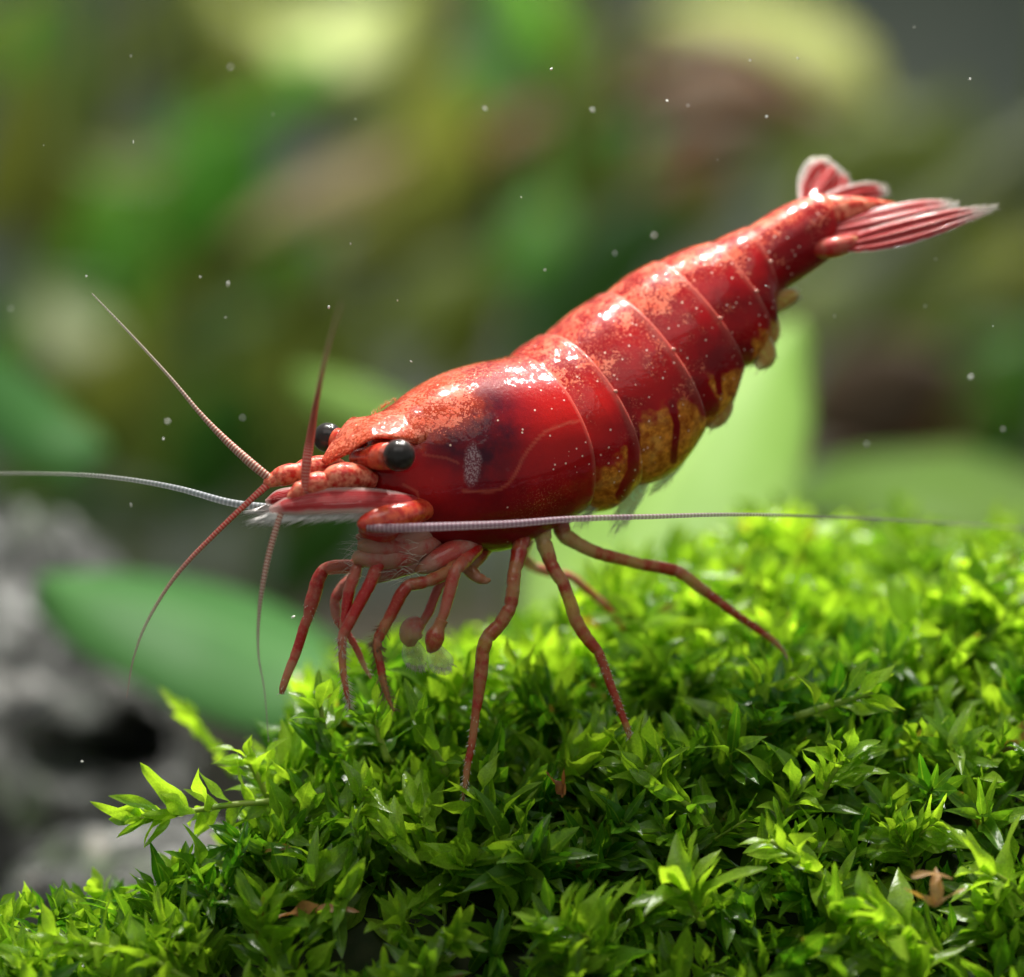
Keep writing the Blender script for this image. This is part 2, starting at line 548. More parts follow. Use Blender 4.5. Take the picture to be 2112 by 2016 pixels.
# ------------------------------------------------------------------ moss mound
def lerp_tab(tab, v):
    xs = [a for a, b in tab]; ys = [b for a, b in tab]
    return np.interp(v, xs, ys)
HY = [(-9, -15), (-6, -12), (-4, -9.3), (-2, -6.6), (-1, -5.6), (0, -4.8), (1, -4.15), (3, -3.1), (6, -1.9), (9, -1.1), (12, -.8), (16, -1.8), (20, -5), (26, -13)]
HX = [(-13, -9.4), (-10, -8.9), (-8.3, -8.6), (-7, -8.0), (-5.7, -7.1), (-4.7, -5.5), (-3.6, -4.8), (-1.8, -4.4), (0, -3.9), (2.2, -2.9), (4.5, -1.5), (6.3, -.9), (8, -.9), (11, -1.7), (15, -2.2), (30, -6)]
def canopy(x, y):
    a = lerp_tab(HY, y); b = lerp_tab(HX, x)
    k = 1.2
    h = np.clip(.5 + .5 * (b - a) / k, 0, 1)
    z = b * (1 - h) + a * h - k * h * (1 - h)
    return z - np.where(x < -4.8, np.clip((-4.8 - x) / 1.2, 0, 1) * np.clip(y + 1.0, 0, 20) * .55, 0)

M_BED = mat_simple('moss_bed', (.012, .022, .004), .9, (.03, .035, .01), 1.2, bump=.8, bscale=3)
bed = link('moss_covered_mound', grid_mesh('moss_covered_mound', -14, 24, -9, 24, 76, 66,
           lambda x, y: float(canopy(x, y)) - 2.3 + .35 * mnoise.noise(Vector((x * .7, y * .7, 3))), M_BED))
tag(bed, kind='structure')

M_MOSS = mat_leaf('moss_leaf', (.04, .16, .008), (.38, .56, .05), .58, .24, 1.0, .6, rndattr=True)
M_STEM = mat_simple('moss_stem', (.18, .30, .02), .45, (.30, .38, .05), 3)

def leaf_template(nu, nv, fold, curl, twist, wave, width, seed):
    rs = np.random.RandomState(seed)
    ph = rs.rand() * 6
    V, A = [], []
    for i in range(nu + 1):
        t = i / nu
        wd = width * (math.sin(math.pi * min(1, t ** .85 * .96 + .04)) ** .62) * (1 - .12 * t)
        if i == nu: wd = .004
        if i == 0: wd = width * .28
        for j in range(nv + 1):
            q = 2 * j / nv - 1
            y_ = q * wd
            z_ = fold * abs(q) * wd - curl * t * t + wave * q * math.sin(t * 7 + ph) * wd
            x_ = t - .10 * curl * t * t
            a = twist * t
            V.append((x_, y_ * math.cos(a) - z_ * math.sin(a) * .3, z_ + y_ * math.sin(a)))
            A.append(abs(q))
    F = []
    for i in range(nu):
        for j in range(nv):
            a = i * (nv + 1) + j
            F.append((a, a + nv + 1, a + nv + 2, a + 1))
    return np.array(V), F, np.array(A)
rs0 = np.random.RandomState(11)
def variants(n, nu, nv):
    return [leaf_template(nu, nv, .15 + .5 * rs0.rand(), -.15 + .75 * rs0.rand(), (rs0.rand() - .5) * 1.7,
                          .3 + .6 * rs0.rand(), .11 + .10 * rs0.rand() ** 1.5, 100 + k) for k in range(n)]
LV_HI = variants(14, 8, 4)
LV_LO = variants(8, 5, 2)

def sprig_leaves(path, rng, n, ln, spread=.9, tipn=5, up=Vector((0, -.2, 1))):
    """leaves along a stem path (list of Vectors): (pos, dir, normal, length)"""
    out = []
    pts = [Vector(p) for p in path]
    m = len(pts) - 1
    ang = rng.uniform(0, 6.28)
    step = 3.14 if rng.random() < .6 else 2.4
    for k in range(n):
        f = .12 + .86 * k / max(1, n - 1)
        q = f * m
        i = min(m - 1, int(q))
        pos = pts[i].lerp(pts[i + 1], q - i)
        ax = (pts[i + 1] - pts[i]).normalized()
        s1 = ax.orthogonal().normalized(); s2 = ax.cross(s1)
        ang += step + rng.uniform(-.45, .45)
        rad = s1 * math.cos(ang) + s2 * math.sin(ang)
        sp = spread * (1.05 - .5 * f) + rng.uniform(-.15, .15)
        d = (ax * math.cos(sp) + rad * math.sin(sp)).normalized()
        d = (d + up * .12).normalized()
        nrm = (ax - d * ax.dot(d))
        if nrm.length < .05: nrm = up.copy()
        nrm = nrm.normalized()
        L = ln * (.72 + .4 * math.sin(math.pi * min(1, f * .9 + .1))) * rng.uniform(.8, 1.15)
        out.append((pos, d, nrm, L))
    return out

def leaf_matrix(pos, d, nrm, L):
    x = d.normalized(); z = (nrm - x * nrm.dot(x)).normalized(); y = z.cross(x)
    return Matrix(((x.x * L, y.x * L, z.x * L, pos.x), (x.y * L, y.y * L, z.y * L, pos.y), (x.z * L, y.z * L, z.z * L, pos.z), (0, 0, 0, 1)))

# ---- dense part of the cushion (one mass)
def moss_mass(name, label, spots, seed, hi, keepout=None):
    rng = random.Random(seed)
    VV, FF, RR, AA, OO = [], [], [], [], []
    off = 0
    SV, SF = [], []
    for (x, y, z0, hgt, lean, tint) in spots:
        dirv = Vector((lean[0], lean[1], 1.0)).normalized()
        tipv = Vector((x, y, z0))
        base = tipv - dirv * hgt * 1.1
        mid = (base + tipv) / 2 + Vector((rng.uniform(-.25, .25), rng.uniform(-.2, .2), rng.uniform(.1, .45)))
        path = [base, mid, tipv]
        n = int(hgt * rng.uniform(8.0, 10.5))
        lv = sprig_leaves(path, rng, n, rng.uniform(.7, 1.35), 1.0)
        tv = LV_HI if hi else LV_LO
        sprnd = min(1, max(0, rng.gauss(.45 + tint, .2)))
        for (pos, d, nr, L) in lv:
            T, F, A = tv[rng.randrange(len(tv))]
            M = np.array(leaf_matrix(pos, d, nr, L))
            VV.append(T @ M[:3, :3].T + M[:3, 3])
            FF.append((off, F)); off += len(T)
            RR.append(np.full(len(T), min(1, max(0, sprnd + rng.uniform(-.22, .22)))))
            AA.append(A)
            OO.append(np.full(len(T), 1.0 if rng.random() < .035 else .3))
        c = catmull([tuple(v) for v in path], 2)
        v, f, u, l = tube_arrays(c, np.linspace(.05, .025, len(c)), 5, cap=False)
        o = len(SV)
        SV += v; SF += [tuple(i + o for i in q) for q in f]
    V = np.concatenate(VV + [np.array(SV)])
    F = [tuple(i + o for i in q) for (o, fs) in FF for q in fs]
    nl = len(F)
    F += [tuple(i + off for i in q) for q in SF]
    ns = len(SV)
    me = mesh_data(name, V, F, [M_MOSS, M_STEM], attrs={'rnd': np.concatenate(RR + [np.zeros(ns)]), 'across': np.concatenate(AA + [np.zeros(ns)]), 'old': np.concatenate(OO + [np.zeros(ns)])},
                   fmat=[0] * nl + [1] * (len(F) - nl))
    o = link(name, me)
    tag(o, label, 'moss', kind='stuff')
    return o

rng = random.Random(5)
near_spots, far_spots = [], []
def try_spots(n, x0, x1, y0, y1, dst, dmin):
    got = []
    cell = {}
    tries = 0
    while len(got) < n and tries < n * 30:
        tries += 1
        y = rng.uniform(y0, y1)
        k = (D0 + y) / D0
        x = rng.uniform(x0 * k, x1 * k)
        z = float(canopy(x, y))
        if z < -12.5: continue
        px, py = toPx((x, y, z))
        if py > 2230 or px < -120 or px > 2230: continue
        ck = (int(x / dmin), int(y / dmin))
        if any((x - a) ** 2 + (y - b) ** 2 < dmin * dmin for q in ((i, j) for i in (-1, 0, 1) for j in (-1, 0, 1)) for (a, b) in cell.get((ck[0] + q[0], ck[1] + q[1]), [])):
            continue
        cell.setdefault(ck, []).append((x, y))
        z += 1.1 * mnoise.noise(Vector((x * .55, y * .55, 7))) + .35 * mnoise.noise(Vector((x * 1.5, y * 1.5, 2))) + rng.uniform(-.7, .3)
        # sprigs lean out of the slope, towards camera and light
        e = .3
        gx = (float(canopy(x + e, y)) - float(canopy(x - e, y))) / (2 * e)
        gy = (float(canopy(x, y + e)) - float(canopy(x, y - e))) / (2 * e)
        lean = (max(-.9, min(.9, -gx * .45)) + rng.uniform(-.9, .9), max(-.9, min(.5, -gy * .4)) + rng.uniform(-.8, .5))
        tint = .4 * mnoise.noise(Vector((x * .35, y * .35, 1))) + (.12 if y > 3 else 0)
        got.append((x, y, z, rng.uniform(1.6, 3.0), lean, tint))
    dst += got
try_spots(330, -11.2, 11.6, -5.5, 2.2, near_spots, .5)
try_spots(430, -11.2, 11.6, 2.2, 14, far_spots, .52)
moss_mass('moss_cushion', 'dense bright green moss cushion under the shrimp, leaves in focus', near_spots, 3, True)
moss_mass('moss_cushion', 'blurred green moss rising behind the shrimp\'s rear legs', far_spots, 4, False)
print('sprigs', len(near_spots), len(far_spots))

# ---- single sprigs that stand out of the cushion: thing > stem, leaves
LEAF_MESH = []
for k, (T, F, A) in enumerate(LV_HI):
    for rv in (.25, .5, .75, .95):
        LEAF_MESH.append((rv, mesh_data('moss_leaf', T, F, M_MOSS, attrs={'rnd': np.full(len(T), rv), 'across': A, 'old': np.full(len(T), .3)})))
def put_leaf(root, pos, d, nr, L, rv, rg):
    cands = [m for (r, m) in LEAF_MESH if abs(r - rv) < .14] or [m for r, m in LEAF_MESH]
    o = bpy.data.objects.new('leaf', rg.choice(cands))
    COL.objects.link(o)
    o.parent = root
    M = leaf_matrix(pos - root.location, d, nr, L)
    o.matrix_basis = M
    return o
def moss_sprig(label, path_px, n, ln, rv, seed, spread=.95, manual=None, r0=.085):
    rg = random.Random(seed)
    path = [P(*p) for p in path_px]
    root = empty('moss_sprig', path[0])
    tag(root, label, 'moss sprig', 'single moss sprigs standing out of the cushion')
    c = catmull([tuple(v) for v in path], 5)
    rr = np.linspace(r0, .045, len(c))
    V, F, U, L = tube_arrays(c, rr, 7)
    link('stem', mesh_data('stem', V, F, M_STEM), root)
    if manual:
        for (bx, by, tx, ty, y, roll) in manual:
            a, b = P(bx, by, y), P(tx, ty, y - .15)
            d = b - a
            nr = Vector((math.sin(roll) * .3, -math.cos(roll), math.sin(roll)))
            put_leaf(root, a, d, nr, d.length, rv + rg.uniform(-.2, .2), rg)
    for (pos, d, nr, L) in sprig_leaves([tuple(q) for q in c], rg, n, ln, spread):
        put_leaf(root, pos, d, nr, L, min(.95, max(.25, rv + rg.uniform(-.25, .25))), rg)
    return root

SPRIGS = [
 # label, path (px,py,y)..., n leaves, leaf length, tint, spread
 ('longest moss sprig reaching out left over the dark rock hollow', [(760, 1640, -.8), (640, 1648, -1.1), (480, 1660, -1.4), (360, 1680, -1.6), (285, 1690, -1.7)], 24, .95, .75,
  [(285, 1695, 184, 1655, -1.7, .2), (325, 1672, 228, 1628, -1.7, .5), (385, 1668, 284, 1578, -1.6, -.1), (350, 1690, 298, 1750, -1.7, .3), (300, 1698, 236, 1716, -1.8, .7), (430, 1665, 400, 1725, -1.5, .2), (450, 1660, 380, 1625, -1.4, .6)]),
 ('upright moss sprig with pale rounded tip leaves beside the thin hanging feeler', [(560, 1660, -.7), (530, 1600, -.9), (505, 1560, -1.0)], 10, .85, .85, None),
 ('blurred pale moss sprig pointing up left above the long one', [(480, 1600, 4), (430, 1530, 4.2), (360, 1450, 4.5)], 14, .8, .95, None),
 ('moss sprig with dark upright leaves under the front legs', [(680, 1560, -.8), (668, 1500, -.9), (660, 1450, -1.0)], 8, 1.0, .35, None),
 ('moss sprig rising between two front leg tips', [(800, 1570, -.9), (782, 1520, -1.0), (770, 1480, -1.1)], 8, .95, .4, None),
 ('broad dark leaved moss sprig right of the third front leg tip', [(925, 1600, -1.0), (890, 1540, -1.2), (868, 1480, -1.3)], 7, 1.25, .3, None),
 ('moss sprig gripped by the nearest middle leg foot', [(1075, 1730, -1.5), (1030, 1690, -1.9), (985, 1640, -2.1)], 9, 1.15, .55, None),
 ('moss sprig with wide flat leaves under the second walking foot', [(1400, 1640, -1.0), (1360, 1600, -1.3), (1300, 1570, -1.5)], 8, 1.25, .55, None),
 ('moss sprig lying leftwards below the second walking foot', [(1470, 1720, -1.6), (1430, 1670, -2.0), (1350, 1620, -2.3)], 11, 1.05, .45, None),
 ('upright star shaped moss sprig at right with narrow leaves', [(1690, 1650, -1.5), (1715, 1600, -1.9), (1745, 1560, -2.1)], 14, 1.1, .6, None),
 ('pale tipped moss sprig leaning up left in the right foreground', [(1720, 1830, -2.8), (1660, 1780, -3.1), (1590, 1735, -3.3)], 12, 1.05, .85, None),
 ('flat spreading moss rosette near the bottom, right of centre', [(1450, 1910, -3.2), (1430, 1870, -3.5), (1410, 1830, -3.7)], 14, 1.2, .75, None),
 ('large sprawling moss sprig in the bottom right corner area', [(1960, 1990, -3.4), (1880, 1930, -3.8), (1780, 1860, -4.0)], 16, 1.2, .6, None),
 ('thick bright moss sprig cut by the right edge of the picture', [(2160, 1900, -3.0), (2090, 1830, -3.3), (2030, 1790, -3.5)], 12, 1.3, .8, None),
 ('moss sprig with arched leaves at the bottom centre', [(1260, 2000, -3.6), (1215, 1940, -3.9), (1165, 1910, -4.1)], 13, 1.2, .5, None),
 ('lowest moss sprig in the left corner, arching over the dark floor', [(330, 2010, -3.2), (220, 1955, -3.5), (110, 1945, -3.7)], 13, 1.05, .85, None),
 ('moss sprig at the bottom edge with one long bright leaf', [(420, 2040, -3.4), (350, 2000, -3.8), (290, 1965, -4.0)], 9, 1.15, .7, None),
 ('blurred moss sprig standing below the long left one', [(300, 1960, -.5), (250, 1900, -.3), (205, 1840, -.2)], 11, 1.0, .9, None),
 ('moss sprig with hanging dark leaves left of the middle foot', [(840, 1760, -1.4), (770, 1720, -1.7), (700, 1680, -1.9)], 10, 1.1, .35, None),
 ('slender moss sprig reaching right beneath the rear foot', [(1480, 1470, .5), (1560, 1430, .4), (1640, 1400, .3)], 12, 1.0, .65, None),
 ('moss sprig with wet shining leaves right of the rear foot', [(1640, 1480, -.3), (1730, 1450, -.5), (1800, 1430, -.6)], 12, 1.0, .8, None),
 ('dark moss blade leaning in from the right edge of the picture', [(1900, 1330, 3.5), (1990, 1240, 3.3), (2100, 1170, 3.2)], 9, 1.3, .4, None),
]
for i, (lab, path, n, ln, rv, man) in enumerate(SPRIGS):
    moss_sprig(lab, path, n, ln, rv, 40 + i, manual=man)

# ------------------------------------------------------------------ dead bits, bubble
def dead_leaf(label, leaves, col):
    m = mat_leaf('dead_leaf', col, (col[0] * 1.6, col[1] * 1.6, col[2] * 1.6), .35, .5, 3)
    a0 = P(*leaves[0][0])
    root = empty('dead_moss_tuft', a0)
    tag(root, label, 'dead moss', 'dead brown bits caught in the moss')
    rg = random.Random(len(label))
    for (a, b, roll) in leaves:
        a, b = P(*a), P(*b)
        T, F, A = LV_HI[rg.randrange(len(LV_HI))]
        M = leaf_matrix(a, b - a, Vector((math.sin(roll), -.7, math.cos(roll))), (b - a).length)
        V = [M @ Vector(t) for t in T]
        link('leaf', mesh_data('leaf', V, F, m), root)
dead_leaf('orange brown dead moss shred caught at lower left', [((575, 1892, -3.2), (660, 1876, -3.3), .3), ((650, 1880, -3.3), (735, 1858, -3.4), -.2)], (.30, .13, .04))
dead_leaf('curled orange dead moss leaves in the right foreground', [((1930, 1868, -4.4), (1860, 1835, -4.5), .6), ((1930, 1868, -4.4), (1935, 1790, -4.4), .1), ((1925, 1870, -4.4), (1990, 1825, -4.5), -.5), ((1880, 1810, -4.3), (1960, 1785, -4.4), .2)], (.34, .19, .075))
dead_leaf('brown dead moss shred between the two long walking feet', [((1165, 1640, -2.3), (1120, 1596, -2.4), .4), ((1160, 1645, -2.3), (1170, 1585, -2.4), -.3)], (.18, .07, .025))
def sphere(name, c, r, mat, parent, seg=32, ring=20, scale=(1, 1, 1), rot=None):
    V, F = [], []
    for i in range(ring + 1):
        th = math.pi * i / ring
        for k in range(seg):
            ph = 2 * math.pi * k / seg
            v = Vector((math.sin(th) * math.cos(ph) * scale[0], math.sin(th) * math.sin(ph) * scale[1], math.cos(th) * scale[2])) * r
            if rot: v = rot @ v
            V.append(Vector(c) + v)
    for i in range(ring):
        for k in range(seg):
            k2 = (k + 1) % seg
            F.append((i * seg + k, (i + 1) * seg + k, (i + 1) * seg + k2, i * seg + k2))
    return link(name, mesh_data(name, V, F, mat), parent)

# ------------------------------------------------------------------ rock
def make_rock():
    m = NT('rock')
    n1 = m.noise(.40, 5, .65); n2 = m.noise(.8, 4, .6)
    col = m.mix(m.ramp(n1, .35, .65), (.022, .022, .022), (.22, .22, .21))
    col = m.mix(m.ramp(n2, .52, .66, 0, .85), col, (.60, .60, .60))
    col = m.mix(m.ramp(m.noise(.75, 4), .54, .64, 0, .85), col, (.025, .024, .024))
    col = m.mix(m.ramp(m.noise(.55, 3), .55, .7, 0, .5), col, (.16, .24, .09))
    col = m.mix(m.ramp(m.noise(.8, 3), .6, .75, 0, .5), col, (.46, .30, .20))
    p = m.princ(col, .6, Normal=m.bump(m.noise(2.2, 6, .65), .8, .3))
    mt = m.done(p.outputs[0])
    c = P(-10, 1580, 34)
    V, F = [], []
    NU, NV = 140, 100
    hole = P(205, 1580, 28)
    hole2 = P(70, 1960, 27)
    for i in range(NV + 1):
        th = math.pi * i / NV
        for k in range(NU):
            ph = 2 * math.pi * k / NU
            d = Vector((math.sin(th) * math.cos(ph), math.sin(th) * math.sin(ph), math.cos(th)))
            r = 1 + .20 * mnoise.noise(d * 1.7 + Vector((3, 1, 0))) + .13 * mnoise.noise(d * 4.1) + .06 * mnoise.noise(d * 9)
            v = c + Vector((d.x * 5.9, d.y * 5.8, d.z * 8.0)) * r
            for hh, rad, dep in ((hole, 1.25, 7.0), (hole2, 1.4, 4.0)):
                q = math.hypot((v.x - hh.x) * .62, (v.z - hh.z) * 1.25) * (1 + .35 * mnoise.noise(d * 6))
                if d.y < 0 and q < rad * 1.6:
                    v.y += dep * math.exp(-(q / rad) ** 6)
            V.append(v)
    for i in range(NV):
        for k in range(NU):
            k2 = (k + 1) % NU
            F.append((i * NU + k, (i + 1) * NU + k, (i + 1) * NU + k2, i * NU + k2))
    o = link('rock', mesh_data('rock', V, F, mt))
    tag(o, 'blurred mottled grey rock with a dark hollow at the left edge', 'rock')
    c2 = P(330, 1890, 20)
    V, F = [], []
    for i in range(31):
        th = math.pi * i / 30
        for k in range(48):
            ph = 2 * math.pi * k / 48
            d = Vector((math.sin(th) * math.cos(ph), math.sin(th) * math.sin(ph), math.cos(th)))
            r = 1 + .25 * mnoise.noise(d * 1.9 + Vector((9, 1, 4))) + .1 * mnoise.noise(d * 5)
            V.append(c2 + Vector((d.x * 4.4, d.y * 3.0, d.z * 2.6)) * r)
    for i in range(30):
        for k in range(48):
            k2 = (k + 1) % 48
            F.append((i * 48 + k, (i + 1) * 48 + k, (i + 1) * 48 + k2, i * 48 + k2))
    o = link('rock', mesh_data('rock', V, F, mt))
    tag(o, 'low blurred grey brown stone beneath the longest moss sprig', 'rock')
make_rock()

# ------------------------------------------------------------------ blurred plants behind: plant > stem, leaf (> petiole is the spine start)
LM = {}
def lm(key, c1, c2, transl=.35):
    if key not in LM:
        LM[key] = mat_leaf('pond_leaf_' + key, c1, c2, transl, .45, .12, .3, vein=(c2[0] * 1.25, c2[1] * 1.2, c2[2] * 1.2))
    return LM[key]
C = {
 'bright': ((.17, .33, .03), (.25, .44, .06)),
 'mid':    ((.06, .20, .008), (.11, .28, .015)),
 'deep':   ((.025, .11, .003), (.05, .16, .005)),
 'dark':   ((.018, .05, .003), (.03, .075, .005)),
 'olive':  ((.09, .11, .008), (.14, .16, .015)),
 'dolive': ((.045, .065, .005), (.07, .095, .008)),
 'pale':   ((.28, .33, .10), (.36, .40, .15)),
 'straw':  ((.27, .30, .07), (.34, .36, .10)),
 'tan':    ((.24, .19, .075), (.32, .25, .10)),
 'brown':  ((.07, .03, .006), (.10, .045, .01)),
 'mauve':  ((.11, .068, .036), (.15, .09, .05)),
 'sage':   ((.17, .20, .09), (.22, .25, .12)),
 'blue':   ((.075, .215, .055), (.11, .28, .08)),
 'lime':   ((.24, .41, .08), (.34, .50, .15)),
}
def plant(name, label, cat, leaves, stem=None, stemcol='dolive', stem_r=.5, group='blurred plants behind the shrimp'):
    """leaves: (colour, [(px,py,y)...], [half widths px], facing)"""
    dz = lambda y: y * 2.0 if y < 40 else y * 2.5
    if stem: stem = [(a, b, dz(y)) for a, b, y in stem]
    leaves = [(c, [(a, b, dz(y)) for a, b, y in sp], hw, fc) for c, sp, hw, fc in leaves]
    if stem: stem_r *= 2.0
    base = P(*(stem[0] if stem else leaves[0][1][0]))
    root = empty(name, base)
    tag(root, label, cat, group)
    if stem:
        tube('stem', [(*P(*s), stem_r * (1 - .5 * i / len(stem))) for i, s in enumerate(stem)], lm(stemcol, *C[stemcol]), root, 10, 6)
    for (col, sp, hw, fc) in leaves:
        k = [(D0 + s[2]) / D0 / 100 for s in sp]
        blade('leaf', [P(*s) for s in sp], [a * b for a, b in zip(hw, k)], fc, lm(col, *C[col]), root, 24, 12, .8, .3)
    return root
UP = (0, -.75, .65)
FR = (0, -1, .15)
plant('broad_leaf_plant', 'large pale green blurred leaf standing behind the shrimp belly', 'plant', [
    ('lime', [(1240, 1480, 13), (1285, 1280, 14), (1390, 1020, 15), (1540, 810, 16), (1650, 700, 16.5)], [140, 235, 260, 160, 30], (-.2, -.8, .55))])
plant('broad_leaf_plant', 'low yellow green blurred leaf behind the long feeler at right', 'plant', [
    ('lime', [(1600, 1060, 28), (1760, 1010, 28), (1950, 1010, 27), (2160, 1060, 27), (2300, 1110, 27)], [15, 125, 165, 130, 30], (0, -.55, .8))])
plant('broad_leaf_plant', 'big blurred blue green leaf between rock and front legs', 'plant', [
    ('blue', [(80, 1235, 13), (210, 1265, 13), (430, 1335, 13), (620, 1425, 12.5), (760, 1510, 12)], [40, 135, 190, 160, 50], (.1, -.6, .75))])
plant('broad_leaf_plant', 'blurred green leaf entering from the left edge above the feeler', 'plant', [
    ('blue', [(-150, 730, 22), (-40, 800, 22), (80, 890, 21), (170, 940, 21), (210, 960, 21)], [50, 95, 95, 75, 15], (.1, -.65, .7))])
plant('broad_leaf_plant', 'small blurred green leaf tip just above the shrimp eyes', 'plant', [
    ('lime', [(600, 800, 24), (660, 815, 24), (760, 850, 24), (900, 920, 25), (1000, 1000, 26)], [12, 50, 66, 60, 25], (0, -.6, .75))])
plant('stem_plant', 'tall blurred stem plant at upper left with round green leaves', 'plant', [
    ('mid', [(120, 560, 75), (170, 500, 74), (220, 440, 73), (270, 370, 73)], [30, 115, 115, 20], UP),
    ('olive', [(-60, 480, 80), (0, 400, 80), (30, 280, 80), (40, 120, 80)], [40, 70, 65, 15], FR),
    ('dolive', [(120, 330, 95), (250, 360, 95), (380, 330, 95), (470, 270, 95)], [10, 45, 45, 10], UP),
    ('sage', [(40, 620, 85), (110, 680, 85), (190, 700, 85), (240, 720, 85)], [20, 85, 75, 10], UP),
    ('dark', [(60, 330, 100), (100, 200, 100), (120, 60, 100), (140, -60, 100)], [20, 50, 50, 20], FR),
    ('dark', [(0, 640, 100), (60, 600, 100), (130, 590, 100), (240, 620, 100)], [10, 60, 60, 10], UP),
  ], [(60, 1600, 82), (40, 1000, 82), (70, 500, 82), (110, 0, 84), (120, -300, 84)])
plant('stem_plant', 'blurred stem plant above the left feeler with a vivid green leaf', 'plant', [
    ('mid', [(470, 300, 78), (540, 230, 77), (610, 170, 76), (680, 110, 76)], [15, 70, 80, 15], UP),
    ('deep', [(360, 520, 88), (420, 420, 88), (470, 330, 88), (520, 240, 88)], [40, 100, 100, 30], FR),
    ('pale', [(560, 60, 84), (640, 80, 83), (730, 70, 83), (820, 10, 83)], [25, 105, 115, 30], UP),
    ('olive', [(420, -60, 90), (480, 20, 90), (560, 60, 90), (640, 60, 90)], [20, 60, 50, 10], UP),
    ('dolive', [(430, 620, 95), (450, 560, 95), (470, 480, 95), (500, 400, 95)], [30, 80, 80, 20], FR),
    ('dark', [(330, 760, 92), (400, 700, 92), (470, 660, 92), (560, 640, 92)], [15, 70, 70, 10], UP),
    ('deep', [(380, 1060, 70), (430, 960, 70), (470, 860, 70), (500, 780, 70)], [50, 100, 90, 20], FR),
  ], [(480, 1500, 90), (470, 1000, 90), (440, 600, 90), (420, 250, 90), (400, -200, 90)])
plant('fallen_leaf', 'blurred tan leaf slanting across the water above the shrimp head', 'leaf', [
    ('tan', [(480, 510, 70), (600, 440, 70), (740, 375, 70), (870, 310, 70)], [30, 62, 72, 20], UP)], group=None)
plant('stem_plant', 'blurred dark stem plant rising in the top middle', 'plant', [
    ('mid', [(1010, -80, 80), (1070, 10, 80), (1120, 90, 80), (1150, 160, 80)], [30, 75, 60, 10], UP),
    ('olive', [(880, 420, 92), (890, 330, 92), (900, 240, 92), (930, 130, 92)], [40, 95, 80, 15], FR),
    ('dolive', [(1180, 330, 95), (1190, 230, 95), (1190, 120, 95), (1190, -50, 95)], [30, 60, 50, 30], FR),
    ('dark', [(1190, 470, 95), (1200, 380, 95), (1200, 280, 95), (1200, 180, 95)], [20, 70, 80, 20], FR),
    ('brown', [(980, 330, 90), (1040, 280, 90), (1090, 250, 90), (1140, 240, 90)], [15, 55, 50, 10], UP),
    ('deep', [(1080, 800, 55), (1180, 640, 56), (1290, 500, 57), (1390, 400, 58)], [50, 90, 95, 25], (.1, -.8, .5)),
  ], [(1060, 1500, 94), (1120, 900, 94), (1180, 400, 94), (1190, -250, 94)])
plant('broad_leaf_plant', 'long pale blurred leaf arching across the upper right', 'plant', [
    ('straw', [(1340, 40, 78), (1480, 30, 78), (1620, 60, 77), (1740, 150, 76), (1810, 240, 76)], [25, 78, 90, 85, 25], (-.1, -.6, .8)),
    ('brown', [(1250, 230, 82), (1390, 170, 82), (1530, 160, 82), (1680, 240, 82)], [20, 65, 75, 20], (0, -.8, .4)),
    ('mauve', [(1350, 320, 84), (1500, 260, 84), (1640, 220, 84), (1760, 220, 84)], [10, 45, 45, 10], FR),
  ], [(1250, 1500, 86), (1230, 800, 86), (1270, 300, 84), (1330, 50, 80)], 'brown')
plant('ribbon_leaf_plant', 'sage green blurred ribbon leaf slanting down from the right edge', 'plant', [
    ('sage', [(1640, 900, 66), (1750, 690, 66), (1900, 500, 66), (2030, 390, 66), (2200, 270, 66)], [35, 45, 50, 55, 50], FR),
    ('dolive', [(1690, 420, 88), (1740, 340, 88), (1820, 290, 88), (1960, 250, 88)], [30, 70, 80, 20], FR),
    ('dolive', [(1880, 700, 90), (1960, 640, 90), (2050, 600, 90), (2150, 560, 90)], [20, 60, 60, 20], FR)])
plant('stem_plant', 'blurred green stem plant along the right edge', 'plant', [
    ('olive', [(2060, 660, 72), (2090, 600, 72), (2130, 550, 72), (2180, 500, 72)], [20, 70, 80, 20], UP),
    ('mid', [(2080, 940, 70), (2100, 850, 70), (2120, 760, 70), (2160, 690, 70)], [20, 45, 55, 20], FR),
    ('dark', [(1990, 760, 84), (2040, 720, 84), (2100, 700, 84), (2170, 700, 84)], [15, 50, 60, 20], UP),
  ], [(2130, 1400, 76), (2150, 900, 76), (2150, 400, 76), (2190, 0, 76)])
plant('fallen_leaf', 'blurred reddish brown dead leaf behind the tail at right', 'leaf', [
    ('mauve', [(1670, 900, 60), (1760, 840, 60), (1880, 790, 60), (1990, 760, 60)], [40, 120, 110, 25], (0, -.9, .3))], group=None)
plant('stem_plant', 'dim olive thicket plant behind the shrimp head', 'plant', [
    ('dolive', [(560, 1080, 95), (640, 960, 95), (700, 840, 95), (760, 700, 95)], [60, 110, 100, 20], FR),
    ('dolive', [(300, 1120, 96), (310, 980, 96), (320, 860, 96), (330, 740, 96)], [50, 90, 80, 20], FR),
    ('dark', [(60, 1120, 60), (160, 1060, 60), (260, 1040, 60), (380, 1060, 60)], [20, 70, 70, 10], UP),
    ('deep', [(560, 1250, 50), (620, 1160, 50), (700, 1090, 50), (800, 1040, 50)], [30, 70, 80, 10], FR),
  ], [(520, 1600, 98), (600, 1100, 98), (660, 700, 98), (640, 450, 98)])

